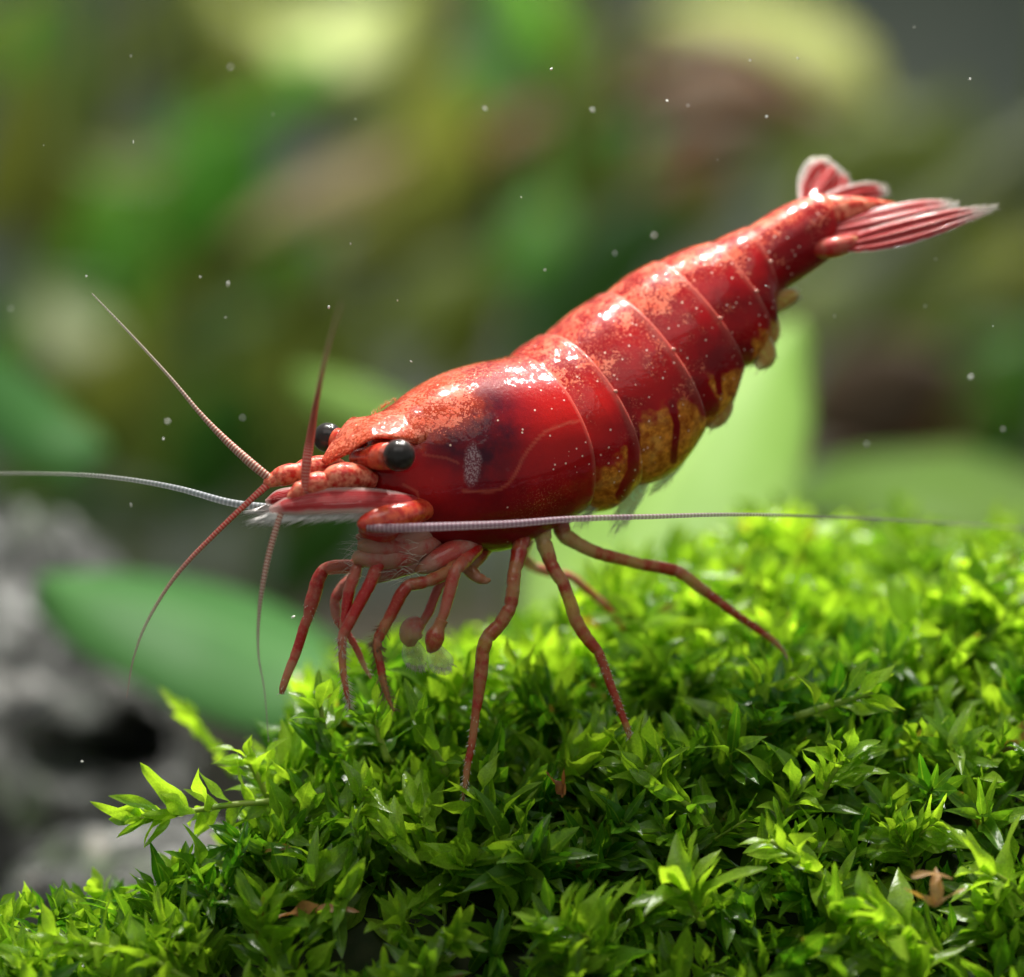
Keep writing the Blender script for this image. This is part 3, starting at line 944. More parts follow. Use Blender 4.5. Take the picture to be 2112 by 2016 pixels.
def thicket(label, spots, stem, seed):
    rg = random.Random(seed)
    lv = []
    for (x, y, r, col) in spots:
        a = rg.uniform(.3, 1.3)
        c_, s_ = math.cos(a) * r, -math.sin(a) * r
        d = rg.uniform(104, 126)
        lv.append((col, [(x - c_ * 1.2, y - s_ * 1.2, d), (x - c_ * .4, y - s_ * .4, d), (x + c_ * .4, y + s_ * .4, d), (x + c_ * 1.2, y + s_ * 1.2, d)], [r * .2, r * .62, r * .62, r * .1], FR))
    plant('stem_plant', label, 'plant', lv, stem)
thicket('dim olive background thicket filling the upper left', [(330, 60, 120, 'dolive'), (140, 260, 150, 'dolive'), (430, 180, 110, 'dolive'), (620, 640, 130, 'dolive'), (300, 560, 140, 'deep'), (480, 740, 150, 'dolive'),
    (140, 840, 150, 'dark'), (330, 930, 150, 'dolive'), (60, 1000, 120, 'dark'), (760, 200, 120, 'dolive'), (850, 40, 110, 'olive'), (640, 960, 150, 'dolive'), (230, 760, 110, 'olive')],
    [(340, 1500, 118), (330, 900, 118), (360, 400, 118), (330, -200, 118)], 5)
thicket('dim olive background thicket behind the shrimp back', [(960, 420, 130, 'dolive'), (900, 620, 120, 'dolive'), (1380, 340, 130, 'brown'), (1290, 150, 110, 'dolive'), (1050, 560, 100, 'deep'), (880, 300, 120, 'olive')],
    [(980, 1500, 118), (960, 900, 118), (1000, 400, 118), (1010, -200, 118)], 6)
thicket('dim olive background thicket at right behind the tail', [(1720, 430, 120, 'dolive'), (1860, 610, 130, 'dolive'), (2010, 470, 120, 'olive'), (1980, 940, 140, 'dolive'), (1760, 1010, 130, 'mauve'), (1700, 620, 120, 'dolive'), (2080, 760, 110, 'deep'), (1560, 640, 110, 'dolive')],
    [(1850, 1500, 118), (1840, 900, 118), (1880, 400, 118), (2000, 200, 118)], 7)

thicket('loose green foliage blurred across the top left corner', [(70, 120, 130, 'deep'), (230, 420, 120, 'olive'), (400, 340, 130, 'deep'), (540, 60, 120, 'olive'), (120, 480, 120, 'olive'), (560, 500, 120, 'deep'), (380, 640, 130, 'olive'), (60, 700, 130, 'deep'),
    (540, 840, 130, 'olive'), (260, 860, 120, 'deep'), (700, 760, 120, 'dolive'), (20, 60, 120, 'olive'), (440, 960, 120, 'deep')],
    [(200, 1500, 110), (230, 900, 110), (200, 400, 110), (250, -200, 110)], 15)
thicket('loose green foliage blurred above the shrimp back', [(820, 420, 120, 'olive'), (980, 180, 120, 'deep'), (1080, 330, 110, 'dark'), (760, 560, 110, 'dolive'), (1220, 330, 120, 'deep'), (1150, 480, 120, 'deep'), (960, 700, 110, 'olive'), (1440, 420, 110, 'dolive')],
    [(900, 1500, 110), (930, 900, 110), (1080, 400, 110), (1120, -200, 110)], 16)
thicket('loose green foliage blurred between tail and right edge', [(1800, 330, 120, 'olive'), (1940, 330, 120, 'dolive'), (1760, 760, 130, 'brown'), (2060, 620, 120, 'deep'), (1900, 880, 120, 'brown'), (1640, 300, 100, 'dolive'), (2080, 880, 110, 'deep'), (1960, 740, 110, 'olive')],
    [(2000, 1500, 112), (1980, 900, 112), (2040, 500, 112), (2120, 250, 112)], 17)

# ------------------------------------------------------------------ THE SHRIMP
shrimp = empty('shrimp', P(1000, 1135, -.4))
tag(shrimp, 'glossy red freshwater shrimp standing on the moss, tail raised', 'shrimp')

# stations: D (dorsal px), V (ventral px), depth, half width, yaw
ST = [
 (735, 985, 740, 1005, -2.30, .12, 32),
 (742, 945, 748, 1040, -2.20, .50, 32),
 (765, 900, 780, 1075, -2.00, .85, 32),
 (805, 850, 825, 1105, -1.75, 1.12, 32),
 (860, 803, 885, 1128, -1.45, 1.42, 31),
 (924, 768, 960, 1138, -1.05, 1.66, 30),
 (989, 748, 1050, 1131, -.60, 1.80, 30),
 (1059, 734, 1178, 1062, -.10, 1.82, 30),
 (1125, 690, 1292, 1020, .28, 1.75, 27),
 (1245, 605, 1440, 905, .72, 1.60, 21),
 (1350, 540, 1530, 775, .95, 1.32, 14),
 (1460, 500, 1590, 690, 1.08, 1.05, 10),
 (1535, 470, 1603, 618, 1.12, .80, 9),
 (1615, 425, 1655, 575, 1.2, .69, 9),
 (1692, 402, 1712, 533, 1.25, .58, 9),
 (1712, 425, 1724, 512, 1.28, .36, 9),
]
def station_curve(u):
    p = np.array(ST, float)
    n = len(p)
    i = int(min(n - 2, max(0, math.floor(u)))); t = u - i
    q = lambda k: p[min(n - 1, max(0, k))]
    a, b, c, d = q(i - 1), q(i), q(i + 1), q(i + 2)
    return .5 * ((2 * b) + (c - a) * t + (2 * a - 5 * b + 4 * c - d) * t * t + (3 * b - a - 3 * c + d) * t ** 3)

def near_dir(yaw):
    a = math.radians(yaw)
    return Vector((math.sin(a), -math.cos(a), 0))

NA = 240
def build_body():
    rings = []                                  # (u, scale, seg_t)
    segs = [(0, 7), (7, 8), (8, 9), (9, 10), (10, 11), (11, 12), (12, 15)]
    for si, (a, b) in enumerate(segs):
        nr = 170 if si == 0 else (50 if si == 6 else 36)
        for k in range(nr):
            t = k / (nr - 1)
            u = a + (b - a) * t
            s = 1.0
            if si > 0:
                s = .953 + .047 * min(1, t / .6) ** .8 + .016 * math.sin(math.pi * t)
            if si < 6 and t > .93:
                s += .006 * math.sin((t - .93) / .07 * math.pi)
            rings.append((u, s, t, si))
        if si < 6:
            rings.append((b + .004, .992 + 0.0, 1.0, si))
            rings.append((b - .015, .965, 1.0, si))
    V, pxn, VV_, seg_t, segi, uu = [], [], [], [], [], []
    for (u, s, t, si) in rings:
        dx, dy, vx, vy, y, wd, yaw = station_curve(min(u, len(ST) - 1))
        Dp, Vp = P(dx, dy, y), P(vx, vy, y)
        Cc = (Dp + Vp) / 2
        U = (Dp - Vp) / 2
        N = near_dir(yaw)
        Th = U.cross(N).normalized()             # along the body
        for k in range(NA):
            a = 2 * math.pi * k / NA
            ca, sa = math.cos(a), math.sin(a)
            lat = math.copysign(abs(sa) ** .88, sa)
            ver = ca
            # a faint keel along the back, narrower belly
            lat *= (1.0 if ca > -.2 else 1.0 - .14 * (-.2 - ca))
            # lower plates reach further back: rounded pleura
            back = 0.0
            v = abs(a if a <= math.pi else 2 * math.pi - a) / math.pi
            if si in (1, 2, 3, 4, 5):
                back = .20 * math.sin(math.pi * t) * max(0, v - .55) * (1 if si != 2 else 1.3)
            if si in (1, 2, 3, 4, 5):
                sv = s + (.10 * math.sin(math.pi * min(1, t * 1.02)) - .05) * max(0, (v - .55) / .45)
            else:
                sv = s
            pos = Cc + U * (ver * sv) + N * (lat * wd * s)
            pos += Vector((0, 0, -1)) * back * .25
            V.append(pos)
            v = a if a <= math.pi else 2 * math.pi - a
            VV_.append(v / math.pi)
            seg_t.append(t); segi.append(si); uu.append(u)
    n = len(rings)
    F = []
    for i in range(n - 1):
        for k in range(NA):
            k2 = (k + 1) % NA
            F.append((i * NA + k, i * NA + k2, (i + 1) * NA + k2, (i + 1) * NA + k))
    F.append(tuple(range(NA))[::-1])
    F.append(tuple((n - 1) * NA + k for k in range(NA)))
    # pixel position of the near-side twin of every vertex: pigment is the same on both flanks
    PX = np.zeros((len(V), 2))
    for i in range(n):
        for k in range(NA):
            kk = k if k <= NA // 2 else NA - k
            PX[i * NA + k] = toPx(V[i * NA + kk])
    return V, F, PX, np.array(VV_), np.array(seg_t), np.array(segi), np.array(uu), n
V, F, PX, vv, st_, si_, uu, NR = build_body()

V_BODY = V
def sstep(a, b, x):
    t = np.clip((x - a) / (b - a), 0, 1)
    return t * t * (3 - 2 * t)
def blob(cx, cy, rx, ry, rot=0.0, soft=1.0):
    c, s = math.cos(rot), math.sin(rot)
    dx, dy = PX[:, 0] - cx, PX[:, 1] - cy
    a, b = (dx * c + dy * s) / rx, (-dx * s + dy * c) / ry
    return np.exp(-(a * a + b * b) ** soft)
def line_dist(pts):
    best = np.full(len(PX), 1e9)
    for (x0, y0), (x1, y1) in zip(pts[:-1], pts[1:]):
        d = np.array([x1 - x0, y1 - y0], float); L2 = d @ d
        t = np.clip(((PX - [x0, y0]) @ d) / L2, 0, 1)
        q = PX - ([x0, y0] + t[:, None] * d)
        best = np.minimum(best, np.hypot(q[:, 0], q[:, 1]))
    return best
def vnoise(scale, seed):
    return np.array([mnoise.fractal(Vector((p[0] * scale, p[1] * scale, seed)), 1.0, 2.0, 4) for p in PX])
nz1 = vnoise(.018, 2.0)
nz2 = vnoise(.05, 5.0)

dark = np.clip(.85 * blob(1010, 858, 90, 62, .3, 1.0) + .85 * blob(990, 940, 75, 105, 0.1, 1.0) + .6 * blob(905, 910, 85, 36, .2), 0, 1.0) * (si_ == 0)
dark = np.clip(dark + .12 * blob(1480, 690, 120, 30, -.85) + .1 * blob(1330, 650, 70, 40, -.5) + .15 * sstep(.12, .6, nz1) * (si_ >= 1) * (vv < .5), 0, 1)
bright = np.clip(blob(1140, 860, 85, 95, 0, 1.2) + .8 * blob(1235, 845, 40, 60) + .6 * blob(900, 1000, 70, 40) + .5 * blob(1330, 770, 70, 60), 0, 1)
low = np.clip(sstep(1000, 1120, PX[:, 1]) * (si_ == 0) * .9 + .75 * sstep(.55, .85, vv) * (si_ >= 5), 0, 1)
# amber lower abdomen: below a line running up to the tail
A_LINE = [(1205, 1040), (1228, 985), (1278, 945), (1306, 880), (1356, 845), (1427, 822), (1459, 778), (1527, 728), (1570, 685), (1640, 640)]
yl = np.interp(PX[:, 0], [a for a, b in A_LINE], [b for a, b in A_LINE])
amber = sstep(-30, 38, PX[:, 1] - yl + nz2 * 22) * (si_ >= 1) * (si_ <= 5)
red_strip = np.maximum.reduce([
    sstep(17, 8, line_dist([(1288, 830), (1308, 900), (1306, 970), (1281, 1022)])),
    sstep(11, 4, line_dist([(1385, 830), (1396, 880), (1389, 950)])),
    sstep(34, 14, line_dist([(1440, 800), (1462, 838)])),
    sstep(34, 16, line_dist([(1480, 745), (1530, 732)])),
    sstep(9, 4, line_dist([(1478, 760), (1484, 810)]))])
amber = np.clip(amber - red_strip, 0, 1)
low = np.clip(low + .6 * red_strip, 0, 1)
speck = np.clip(sstep(.46, .16, vv + nz2 * .07) * .9 * (si_ >= 1) + .55 * sstep(.40, .2, vv) * (si_ >= 3)
                + sstep(.27, .10, vv + nz2 * .05) * .95 * (si_ == 0) * (uu > 3.2)
                + 1.1 * blob(905, 855, 85, 38, -.15, 1.6) + .5 * blob(1130, 790, 55, 35)
                + .45 * blob(1120, 1040, 70, 40, -.6) + .3 * (si_ >= 1) * (vv < .75) * sstep(-.2, .5, nz1) + .4 * (si_ >= 2) * (vv < .62) * sstep(-.1, .5, nz1), 0, 1.15)
speck *= 1 - .9 * blob(1010, 830, 45, 30)
orange = np.clip(sstep(5.4, 4.1, uu + nz2 * .25) * sstep(.40, .2, vv + nz2 * .05), 0, 1)
speck = np.clip(speck + .9 * orange, 0, 1.2)
dark *= 1 - orange
dots = np.clip(.55 + .5 * blob(1150, 800, 60, 60) + .6 * blob(1180, 950, 50, 40) + .4 * (si_ >= 1), 0, 1) * sstep(.12, .3, vv)
rim = np.where(si_ == 0, sstep(.9915, .996, st_) * .7, .35 * sstep(.84, .97, st_) + .65 * sstep(.972, .99, st_)) * (si_ <= 5) * sstep(.95, .4, vv) * (uu > 6.5)
suture = np.maximum.reduce([
    sstep(4.0, 1.5, line_dist([tuple(q) for q in catmull([(1192, 868), (1130, 888), (1085, 935), (1062, 980), (1042, 1003), (1010, 1014), (955, 1013)], 6)])),
    sstep(3.5, 1.5, line_dist([(872, 938), (920, 945), (945, 955)])) * .6,
    sstep(4.0, 1.5, line_dist([(832, 1000), (860, 1015), (866, 1045), (860, 1070)]))])
suture *= (si_ == 0)
gill = .75 * sstep(.15, .75, blob(974, 960, 18, 44, .06, 2) + nz2 * .25)
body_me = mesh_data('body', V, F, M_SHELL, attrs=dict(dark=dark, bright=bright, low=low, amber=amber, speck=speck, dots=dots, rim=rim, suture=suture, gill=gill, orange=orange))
body = link('body', body_me, shrimp)
tag(body, 'red carapace and ringed abdomen with amber lower plates')

# ---- rostrum: roofed blade with a brim over each eye
def body_pt(u, ang, s=1.0):
    dx, dy, vx, vy, y, wd, yaw = station_curve(u)
    Dp, Vp = P(dx, dy, y), P(vx, vy, y)
    a = ang
    sa = math.sin(a)
    return (Dp + Vp) / 2 + (Dp - Vp) / 2 * math.cos(a) * s + near_dir(yaw) * (math.copysign(abs(sa) ** .88, sa) * wd * s)
def rostrum():
    tip = P(668, 957, -2.75)
    ridge = [tip, P(700, 925, -2.62), P(745, 880, -2.35), P(795, 838, -1.95), P(850, 812, -1.52), body_pt(4.4, 0, .86)]
    near = [P(676, 962, -2.78), P(722, 938, -2.85), P(765, 912, -2.95), P(812, 899, -2.9), body_pt(3.0, 1.05, 1.0), body_pt(3.5, 1.05, 1.0)]
    far = [P(663, 953, -2.68), P(690, 914, -2.25), P(728, 868, -1.75), body_pt(3.0, -.8, 1.0), body_pt(3.7, -.8, .93), body_pt(4.3, -.6, .84)]
    R = [catmull([tuple(v) for v in l], 8) for l in (ridge, near, far)]
    n = len(R[0])
    V, F = [], []
    cols = 16
    for i in range(n):
        f = i / (n - 1)
        a, b, c = Vector(R[1][i]), Vector(R[0][i]), Vector(R[2][i])
        ub = 2.2 + 1.5 * max(0, (f - .3) / .7)
        sb = 1.004
        wb = min(1, max(0, (f - .42) / .3)); wb = wb * wb * (3 - 2 * wb)
        for j in range(cols + 1):
            q = j / cols
            t = q * 2 if q <= .5 else (q - .5) * 2
            p = a.lerp(b, t) if q <= .5 else b.lerp(c, t)
            n_ = Vector((0, -.5 if q <= .5 else .5, .85))
            lift = math.sin(math.pi * t) * .06 * min(1, i / 12)
            e = 1 - abs(2 * q - 1)
            p = p + n_ * (lift + .035 * math.exp(-(e / .08) ** 2) * (1 - wb))
            ang = 1.08 - 2.0 * q
            V.append(p.lerp(body_pt(ub, ang, sb - (.03 * math.exp(-(e / .12) ** 2) + .06 * max(0, (f - .7) / .3)) * wb), wb))
    m = cols + 1
    for i in range(n - 1):
        for j in range(cols):
            q = i * m + j
            F.append((q, q + 1, q + m + 1, q + m))
    me = mesh_data('rostrum', V, F, M_SHELL, attrs=dict(orange=np.full(len(V), .9), speck=np.full(len(V), 1.1)))
    o = link('rostrum', me, shrimp)
    so = o.modifiers.new('thick', 'SOLIDIFY'); so.thickness = .05; so.offset = -1
    tag(o, 'orange pointed rostrum with a brim over the eyes')
    rg = random.Random(8)
    hs = []
    for k in range(150):
        i = rg.uniform(4, n - 14)
        b = Vector(R[0][int(i)]).lerp(Vector(R[0][int(i) + 1]), i % 1)
        b += Vector((rg.uniform(-.05, .05), rg.uniform(-.2, .25), 0)) * .5
        hs.append((b, b + Vector((rg.uniform(-.07, .02), rg.uniform(-.03, .03), rg.uniform(.05, .11))), (0, 0, 0)))
    h = hairs('fine_hairs', hs, M_ROST, o, .006)
rostrum()

# ---- eyes
def eye(px, py, y, r, stalk_from):
    c = P(px, py, y)
    e = sphere('eye', c, r, M_EYE, shrimp, 40, 24)
    sphere('cornea', c, r * 1.06, M_CORNEA, e, 40, 24)
    d = (Vector(stalk_from) - c)
    st = [c + d * t for t in (.22, .42, .7, 1.0)]
    tube('eye_stalk', [(*st[0], r * .84), (*st[1], r * .88), (*st[2], r * .72), (*st[3], r * .6)], M_STALK, shrimp, 20, 5)
eye(823, 940, -3.35, .315, P(735, 946, -2.35))
eye(676, 903, -1.55, .300, P(748, 925, -1.95))

# ---- antennules: peduncle (three joints) + two flagella each
def antennule(ped, flags):
    k = tube('antennule_peduncle', px_ctrl(ped), M_PED, shrimp, 20, 8)
    for fl_, mt in flags:
        tube('flagellum', px_ctrl(fl_), mt, k, 8, 10)
antennule([(770, 992, -2.65, 17), (740, 984, -2.85, 24), (715, 983, -2.95, 28), (690, 988, -3.0, 27), (674, 994, -3.02, 21), (662, 997, -3.05, 24), (640, 1003, -3.1, 24), (627, 1009, -3.12, 18), (618, 1014, -3.15, 19), (602, 1024, -3.2, 11), (594, 1030, -3.2, 5)],
  [([(629, 1016, -3.25, 7), (632, 960, -3.3, 9.5), (640, 905, -3.35, 8.5), (652, 830, -4.2, 5.5), (668, 750, -5.6, 3.8), (688, 675, -7.2, 2.4), (705, 625, -8.5, 1.4)], M_FLAGR),
   ([(604, 1022, -3.2, 8), (580, 1060, -3.3, 6.5), (558, 1130, -3.4, 6), (543, 1200, -3.5, 5), (534, 1270, -3.5, 3.6), (533, 1350, -3.5, 2.2), (546, 1430, -3.5, 1.6), (554, 1530, -3.5, 1.0)], M_FLAG)])
antennule([(715, 975, -2.0, 16), (690, 964, -2.1, 21), (660, 964, -2.2, 24), (630, 970, -2.3, 23), (614, 974, -2.4, 18), (600, 977, -2.45, 21), (580, 983, -2.5, 20), (568, 988, -2.5, 16), (552, 996, -2.55, 11), (545, 1001, -2.55, 4)],
  [([(560, 990, -2.55, 8), (520, 958, -2.55, 9), (462, 905, -2.4, 7), (410, 850, -2.3, 4.6), (350, 778, -2.2, 3.2), (265, 685, -2.1, 2.3), (190, 606, -2.0, 1.2)], M_FLAG),
   ([(552, 1000, -2.55, 8), (510, 1038, -2.7, 6), (445, 1100, -2.8, 5), (365, 1185, -2.8, 4), (305, 1280, -2.8, 3), (275, 1360, -2.8, 2.2), (261, 1440, -2.8, 1.2)], M_FLAGR)])

# ---- long second antennae
ab = tube('antenna_base', px_ctrl([(900, 1040, -2.0, 20), (835, 1062, -2.85, 30), (785, 1072, -3.2, 27), (755, 1082, -3.3, 19), (745, 1092, -3.35, 10)]), M_STALK, shrimp, 18, 8)
tube('antenna', px_ctrl([(758, 1088, -3.4, 8), (800, 1090, -3.5, 8.8), (900, 1087, -3.55, 8.2), (1050, 1081, -3.4, 7.0), (1180, 1071, -3.0, 6.2), (1340, 1066, -2.3, 5.2), (1540, 1062, -1.0, 3.8), (1800, 1071, 1.0, 3.4), (2112, 1091, 4.0, 3.2), (2250, 1105, 5.0, 3)]), M_ANT, ab, 12, 14)
tube('antenna', px_ctrl([(585, 1048, -1.9, 9), (540, 1046, -1.9, 8.5), (470, 1036, -1.9, 7.5), (376, 1010, -1.7, 6.2), (290, 993, -1.4, 5.0), (190, 981, -1.0, 4.2), (80, 977, -.5, 3.6), (-60, 977, 0, 3.2)]), M_ANTF, shrimp, 10, 12)

# ---- antennal scales with their white fringe
def scale_plate(spine, wd, facing, n, seed, dn):
    b = blade('antennal_scale', [P(*s) for s in spine], wd, facing, M_SCALE, shrimp, 24, 10, .05, .04)
    rg = random.Random(seed)
    pts = catmull([tuple(P(*s)) for s in spine], 12)
    hs = []
    wint = np.interp(np.linspace(0, 1, len(pts)), np.linspace(0, 1, len(wd)), wd)
    for k in range(n):
        f = rg.uniform(.22, 1.0)
        q = f * (len(pts) - 1)
        i = min(len(pts) - 2, int(q))
        p = Vector(pts[i]).lerp(Vector(pts[i + 1]), q - i)
        wv = wint[i]
        base = p + Vector((0, 0, -wv * .9)) + Vector((0, rg.uniform(-.03, .03), 0))
        L = rg.uniform(.3, .55) * (.7 + .5 * f)
        d = Vector((-.95 + rg.uniform(-.2, .2), rg.uniform(-.15, .1), dn + rg.uniform(-.12, .12)))
        d = d.normalized()
        hs.append((base, base + d * L, Vector((0, 0, -.03))))
    hairs('setae', hs, M_SETAW, b, .008)
scale_plate([(890, 1036, -2.0), (840, 1036, -2.9), (760, 1032, -3.25), (670, 1034, -3.3), (600, 1043, -3.3), (555, 1052, -3.3)], [.14, .2, .26, .27, .2, .05], (.1, -1, .4), 420, 3, -.42)
scale_plate([(700, 1020, -1.9), (640, 1022, -2.1), (580, 1028, -2.2), (548, 1036, -2.2)], [.12, .2, .2, .05], (.1, -1, .4), 260, 4, -.30)

# ---- mouth parts: a cluster of pale pink maxillipeds with red spots
MX = [
 [(930, 1095, -1.2, 20), (860, 1128, -2.1, 26), (800, 1132, -2.45, 24), (757, 1126, -2.6, 19), (738, 1124, -2.6, 9)],
 [(910, 1105, -1.2, 20), (840, 1142, -2.2, 25), (785, 1152, -2.5, 22), (745, 1150, -2.6, 17), (728, 1156, -2.6, 9)],
 [(930, 1105, -1.0, 18), (870, 1150, -1.8, 24), (820, 1170, -2.0, 22), (788, 1188, -2.1, 14), (772, 1200, -2.1, 6)],
 [(850, 1070, -1.6, 22), (800, 1100, -2.4, 26), (765, 1098, -2.6, 20), (742, 1088, -2.6, 9)],
 [(1000, 1095, -1.0, 24), (950, 1130, -1.7, 26), (905, 1155, -2.0, 23), (872, 1172, -2.1, 14), (856, 1180, -2.1, 3)],
 [(880, 1090, -1.8, 30), (830, 1112, -2.2, 34), (785, 1118, -2.3, 28), (750, 1110, -2.4, 16), (734, 1106, -2.4, 3)],
]
for i, mxp in enumerate(MX):
    tube('maxilliped', px_ctrl(mxp), M_LEGP if i != 3 else M_LEGR, shrimp, 14, 8)
rg = random.Random(21)
hs = []
for k in range(110):
    px_, py_ = rg.uniform(725, 880), rg.uniform(1115, 1200)
    b = P(px_, py_, rg.uniform(-2.7, -2.2))
    a = rg.uniform(2.4, 4.1)
    hs.append((b, b + Vector((math.cos(a), rg.uniform(-.3, .1), -math.sin(a) * -.8)) * rg.uniform(.2, .5), (0, 0, .03)))
hairs('setae', hs, M_SETA, shrimp, .005)

# ---- legs
def jointed(pts, sub=10):
    """polyline of joints -> dense (x,y,z,r): straight segments, slightly swollen before and pinched at each joint"""
    c = [np.array(q) for q in px_ctrl(pts)]
    out = []
    for i in range(len(c) - 1):
        a, b = c[i], c[i + 1]
        L = np.linalg.norm(b[:3] - a[:3])
        for k in range(sub):
            t = k / sub
            p = a * (1 - t) + b * t
            if L > .35:
                e = min(t, 1 - t) * L
                p[3] *= 1 + .035 * math.exp(-((e - .10) / .05) ** 2) - .05 * math.exp(-(e / .04) ** 2)
                p[0] += .012 * math.sin(3.14 * t) * math.sin(i * 2.1); p[2] += .012 * math.sin(3.14 * t) * math.cos(i * 1.7)
            out.append(p)
    out.append(c[-1])
    d = np.array(out)
    sm = d.copy()
    jr = []
    bend = [0.0] * len(c)
    for i in range(1, len(c) - 1):
        u_, w_ = c[i][:3] - c[i - 1][:3], c[i + 1][:3] - c[i][:3]
        bend[i] = min(1, max(0, math.acos(max(-1, min(1, float(u_ @ w_) / (np.linalg.norm(u_) * np.linalg.norm(w_))))) - .22) / .25)
    for i in range(len(c) - 1):
        L = np.linalg.norm(c[i + 1][:3] - c[i][:3])
        for k in range(sub):
            t = k / sub
            jr.append(bend[i] * math.exp(-(t * L / .045) ** 2) + bend[i + 1] * math.exp(-((1 - t) * L / .045) ** 2))
    jr.append(0.0)
    sm[1:-1, :3] = d[1:-1, :3] * .6 + (d[:-2, :3] + d[2:, :3]) * .2
    sm[:, 3] *= 1 - .13 * np.array(jr)
    return sm, jr
def leg(pts, mat, seed, hair=0, hair_from=.55, hlen=.14, hmat=None, side=None, label=None):
    pts = [(a, b, y, r * .82) for a, b, y, r in pts]
    d_, jr = jointed(pts)
    V, F, U, L = tube_arrays(d_[:, :3], np.maximum(d_[:, 3], .004), 14)
    o = link('leg', mesh_data('leg', V, F, mat, attrs={'ulen': U, 'ufrac': [u / L for u in U], 'joint': [j for j in jr for _ in range(14)] + [0, 0]}), shrimp)
    if label: o['label'] = label
    if hair:
        rg = random.Random(seed)
        d = catmull(px_ctrl(pts), 12)
        hs = []
        for k in range(hair):
            f = rg.uniform(hair_from, 1)
            i = min(len(d) - 2, int(f * (len(d) - 1)))
            p = Vector(d[i][:3]).lerp(Vector(d[i + 1][:3]), rg.random())
            t = (Vector(d[i + 1][:3]) - Vector(d[i][:3])).normalized()
            a = rg.uniform(0, 6.28)
            s = t.orthogonal().normalized(); s2 = t.cross(s)
            rad = s * math.cos(a) + s2 * math.sin(a)
            b = p + rad * d[i][3] * .8
            hs.append((b, b + (rad * .8 + t * .6).normalized() * hlen * rg.uniform(.6, 1.3), (0, 0, 0)))
        hairs('setae', hs, hmat or M_SETA, o, .0085)
    return o
# joints are doubled so that each segment keeps its own thickness
leg([(770, 1150, -1.6, 14), (725, 1168, -1.75, 17), (690, 1170, -1.8, 18), (668, 1174, -1.8, 16), (655, 1198, -1.85, 18), (642, 1245, -1.9, 18), (636, 1272, -1.9, 13), (628, 1290, -1.9, 13), (606, 1360, -1.95, 12), (583, 1420, -2.0, 9), (580, 1432, -2.0, 5)], M_LEGR, 1, 30, .5, .08)
leg([(760, 1150, -2.4, 14), (737, 1165, -2.5, 14), (722, 1210, -2.6, 15), (714, 1262, -2.6, 13), (707, 1300, -2.65, 9)], M_LEGR, 2)
leg([(800, 1130, -2.5, 16), (775, 1175, -2.6, 16), (755, 1220, -2.7, 15), (722, 1282, -2.8, 14), (706, 1312, -2.8, 13), (706, 1340, -2.8, 10), (709, 1395, -2.8, 8.5), (716, 1435, -2.8, 6), (722, 1464, -2.8, 2)], M_LEGR, 3, 150, .5, .16)
leg([(740, 1180, -1.0, 14), (702, 1215, -1.0, 14), (690, 1240, -1.0, 14), (694, 1275, -1.0, 12), (722, 1316, -1.0, 9), (745, 1360, -1.0, 8), (766, 1400, -1.0, 3)], M_LEGP, 4, 30, .5, .1)
leg([(948, 1160, -1.9, 16), (925, 1180, -2.2, 17), (880, 1200, -2.5, 15), (842, 1206, -2.6, 15), (826, 1228, -2.65, 16), (800, 1280, -2.7, 14), (778, 1322, -2.75, 13), (777, 1342, -2.75, 11), (788, 1395, -2.75, 10), (798, 1432, -2.75, 7.5), (813, 1468, -2.75, 2)], M_LEG, 5, 220, .5, .17, M_SETAD)
# chela legs folded under the body with clear brushes
cl = leg([(985, 1130, -1.5, 17), (955, 1160, -2.0, 18), (940, 1174, -2.3, 16), (930, 1210, -2.4, 16), (917, 1262, -2.5, 13), (908, 1285, -2.5, 11)], M_LEGR, 6)
tube('claw', px_ctrl([(912, 1278, -2.5, 13), (905, 1294, -2.5, 13), (898, 1312, -2.5, 19), (892, 1332, -2.5, 16), (884, 1346, -2.5, 5)]), M_LEG, cl, 14, 8)
blade('claw_brush', [P(893, 1328, -2.5), P(902, 1352, -2.5), P(914, 1374, -2.45), P(923, 1390, -2.4)], [.10, .22, .24, .07], (0, -1, .1), M_BRUSH, cl, 16, 8, .05, .02)
c2 = leg([(990, 1130, -.9, 16), (930, 1170, -1.2, 15), (905, 1210, -1.4, 12), (885, 1262, -1.5, 12), (868, 1290, -1.6, 10)], M_LEGP, 7)
tube('claw', px_ctrl([(868, 1282, -1.65, 14), (852, 1296, -1.7, 24), (846, 1316, -1.7, 22), (848, 1334, -1.7, 8)]), M_LEGP, c2, 14, 8)
blade('claw_brush', [P(846, 1318, -1.7), P(852, 1345, -1.7), P(862, 1368, -1.65), P(871, 1384, -1.6)], [.12, .24, .22, .06], (0, -1, .1), M_BRUSH, c2, 16, 8, .05, .02)
leg([(1010, 1120, -.9, 20), (985, 1150, -1.2, 20), (965, 1172, -1.4, 19), (985, 1192, -1.5, 15), (1002, 1198, -1.5, 11), (1012, 1196, -1.5, 3)], M_LEG, 8)
rg = random.Random(31)
for (par, cx, cy, yy) in ((cl, 912, 1368, -2.47), (c2, 860, 1364, -1.66)):
    hs = []
    for k in range(46):
        a = rg.uniform(-1.2, 1.2)
        b = P(cx + 20 * math.sin(a) + rg.uniform(-4, 4), cy + 14 * math.cos(a) - 4, yy + rg.uniform(-.05, .05))
        hs.append((b, b + Vector((.55 * math.sin(a) + .15, rg.uniform(-.1, .1), -math.cos(a))) * rg.uniform(.1, .24), (0, 0, 0)))
    hairs('setae', hs, M_SETA, par, .006)
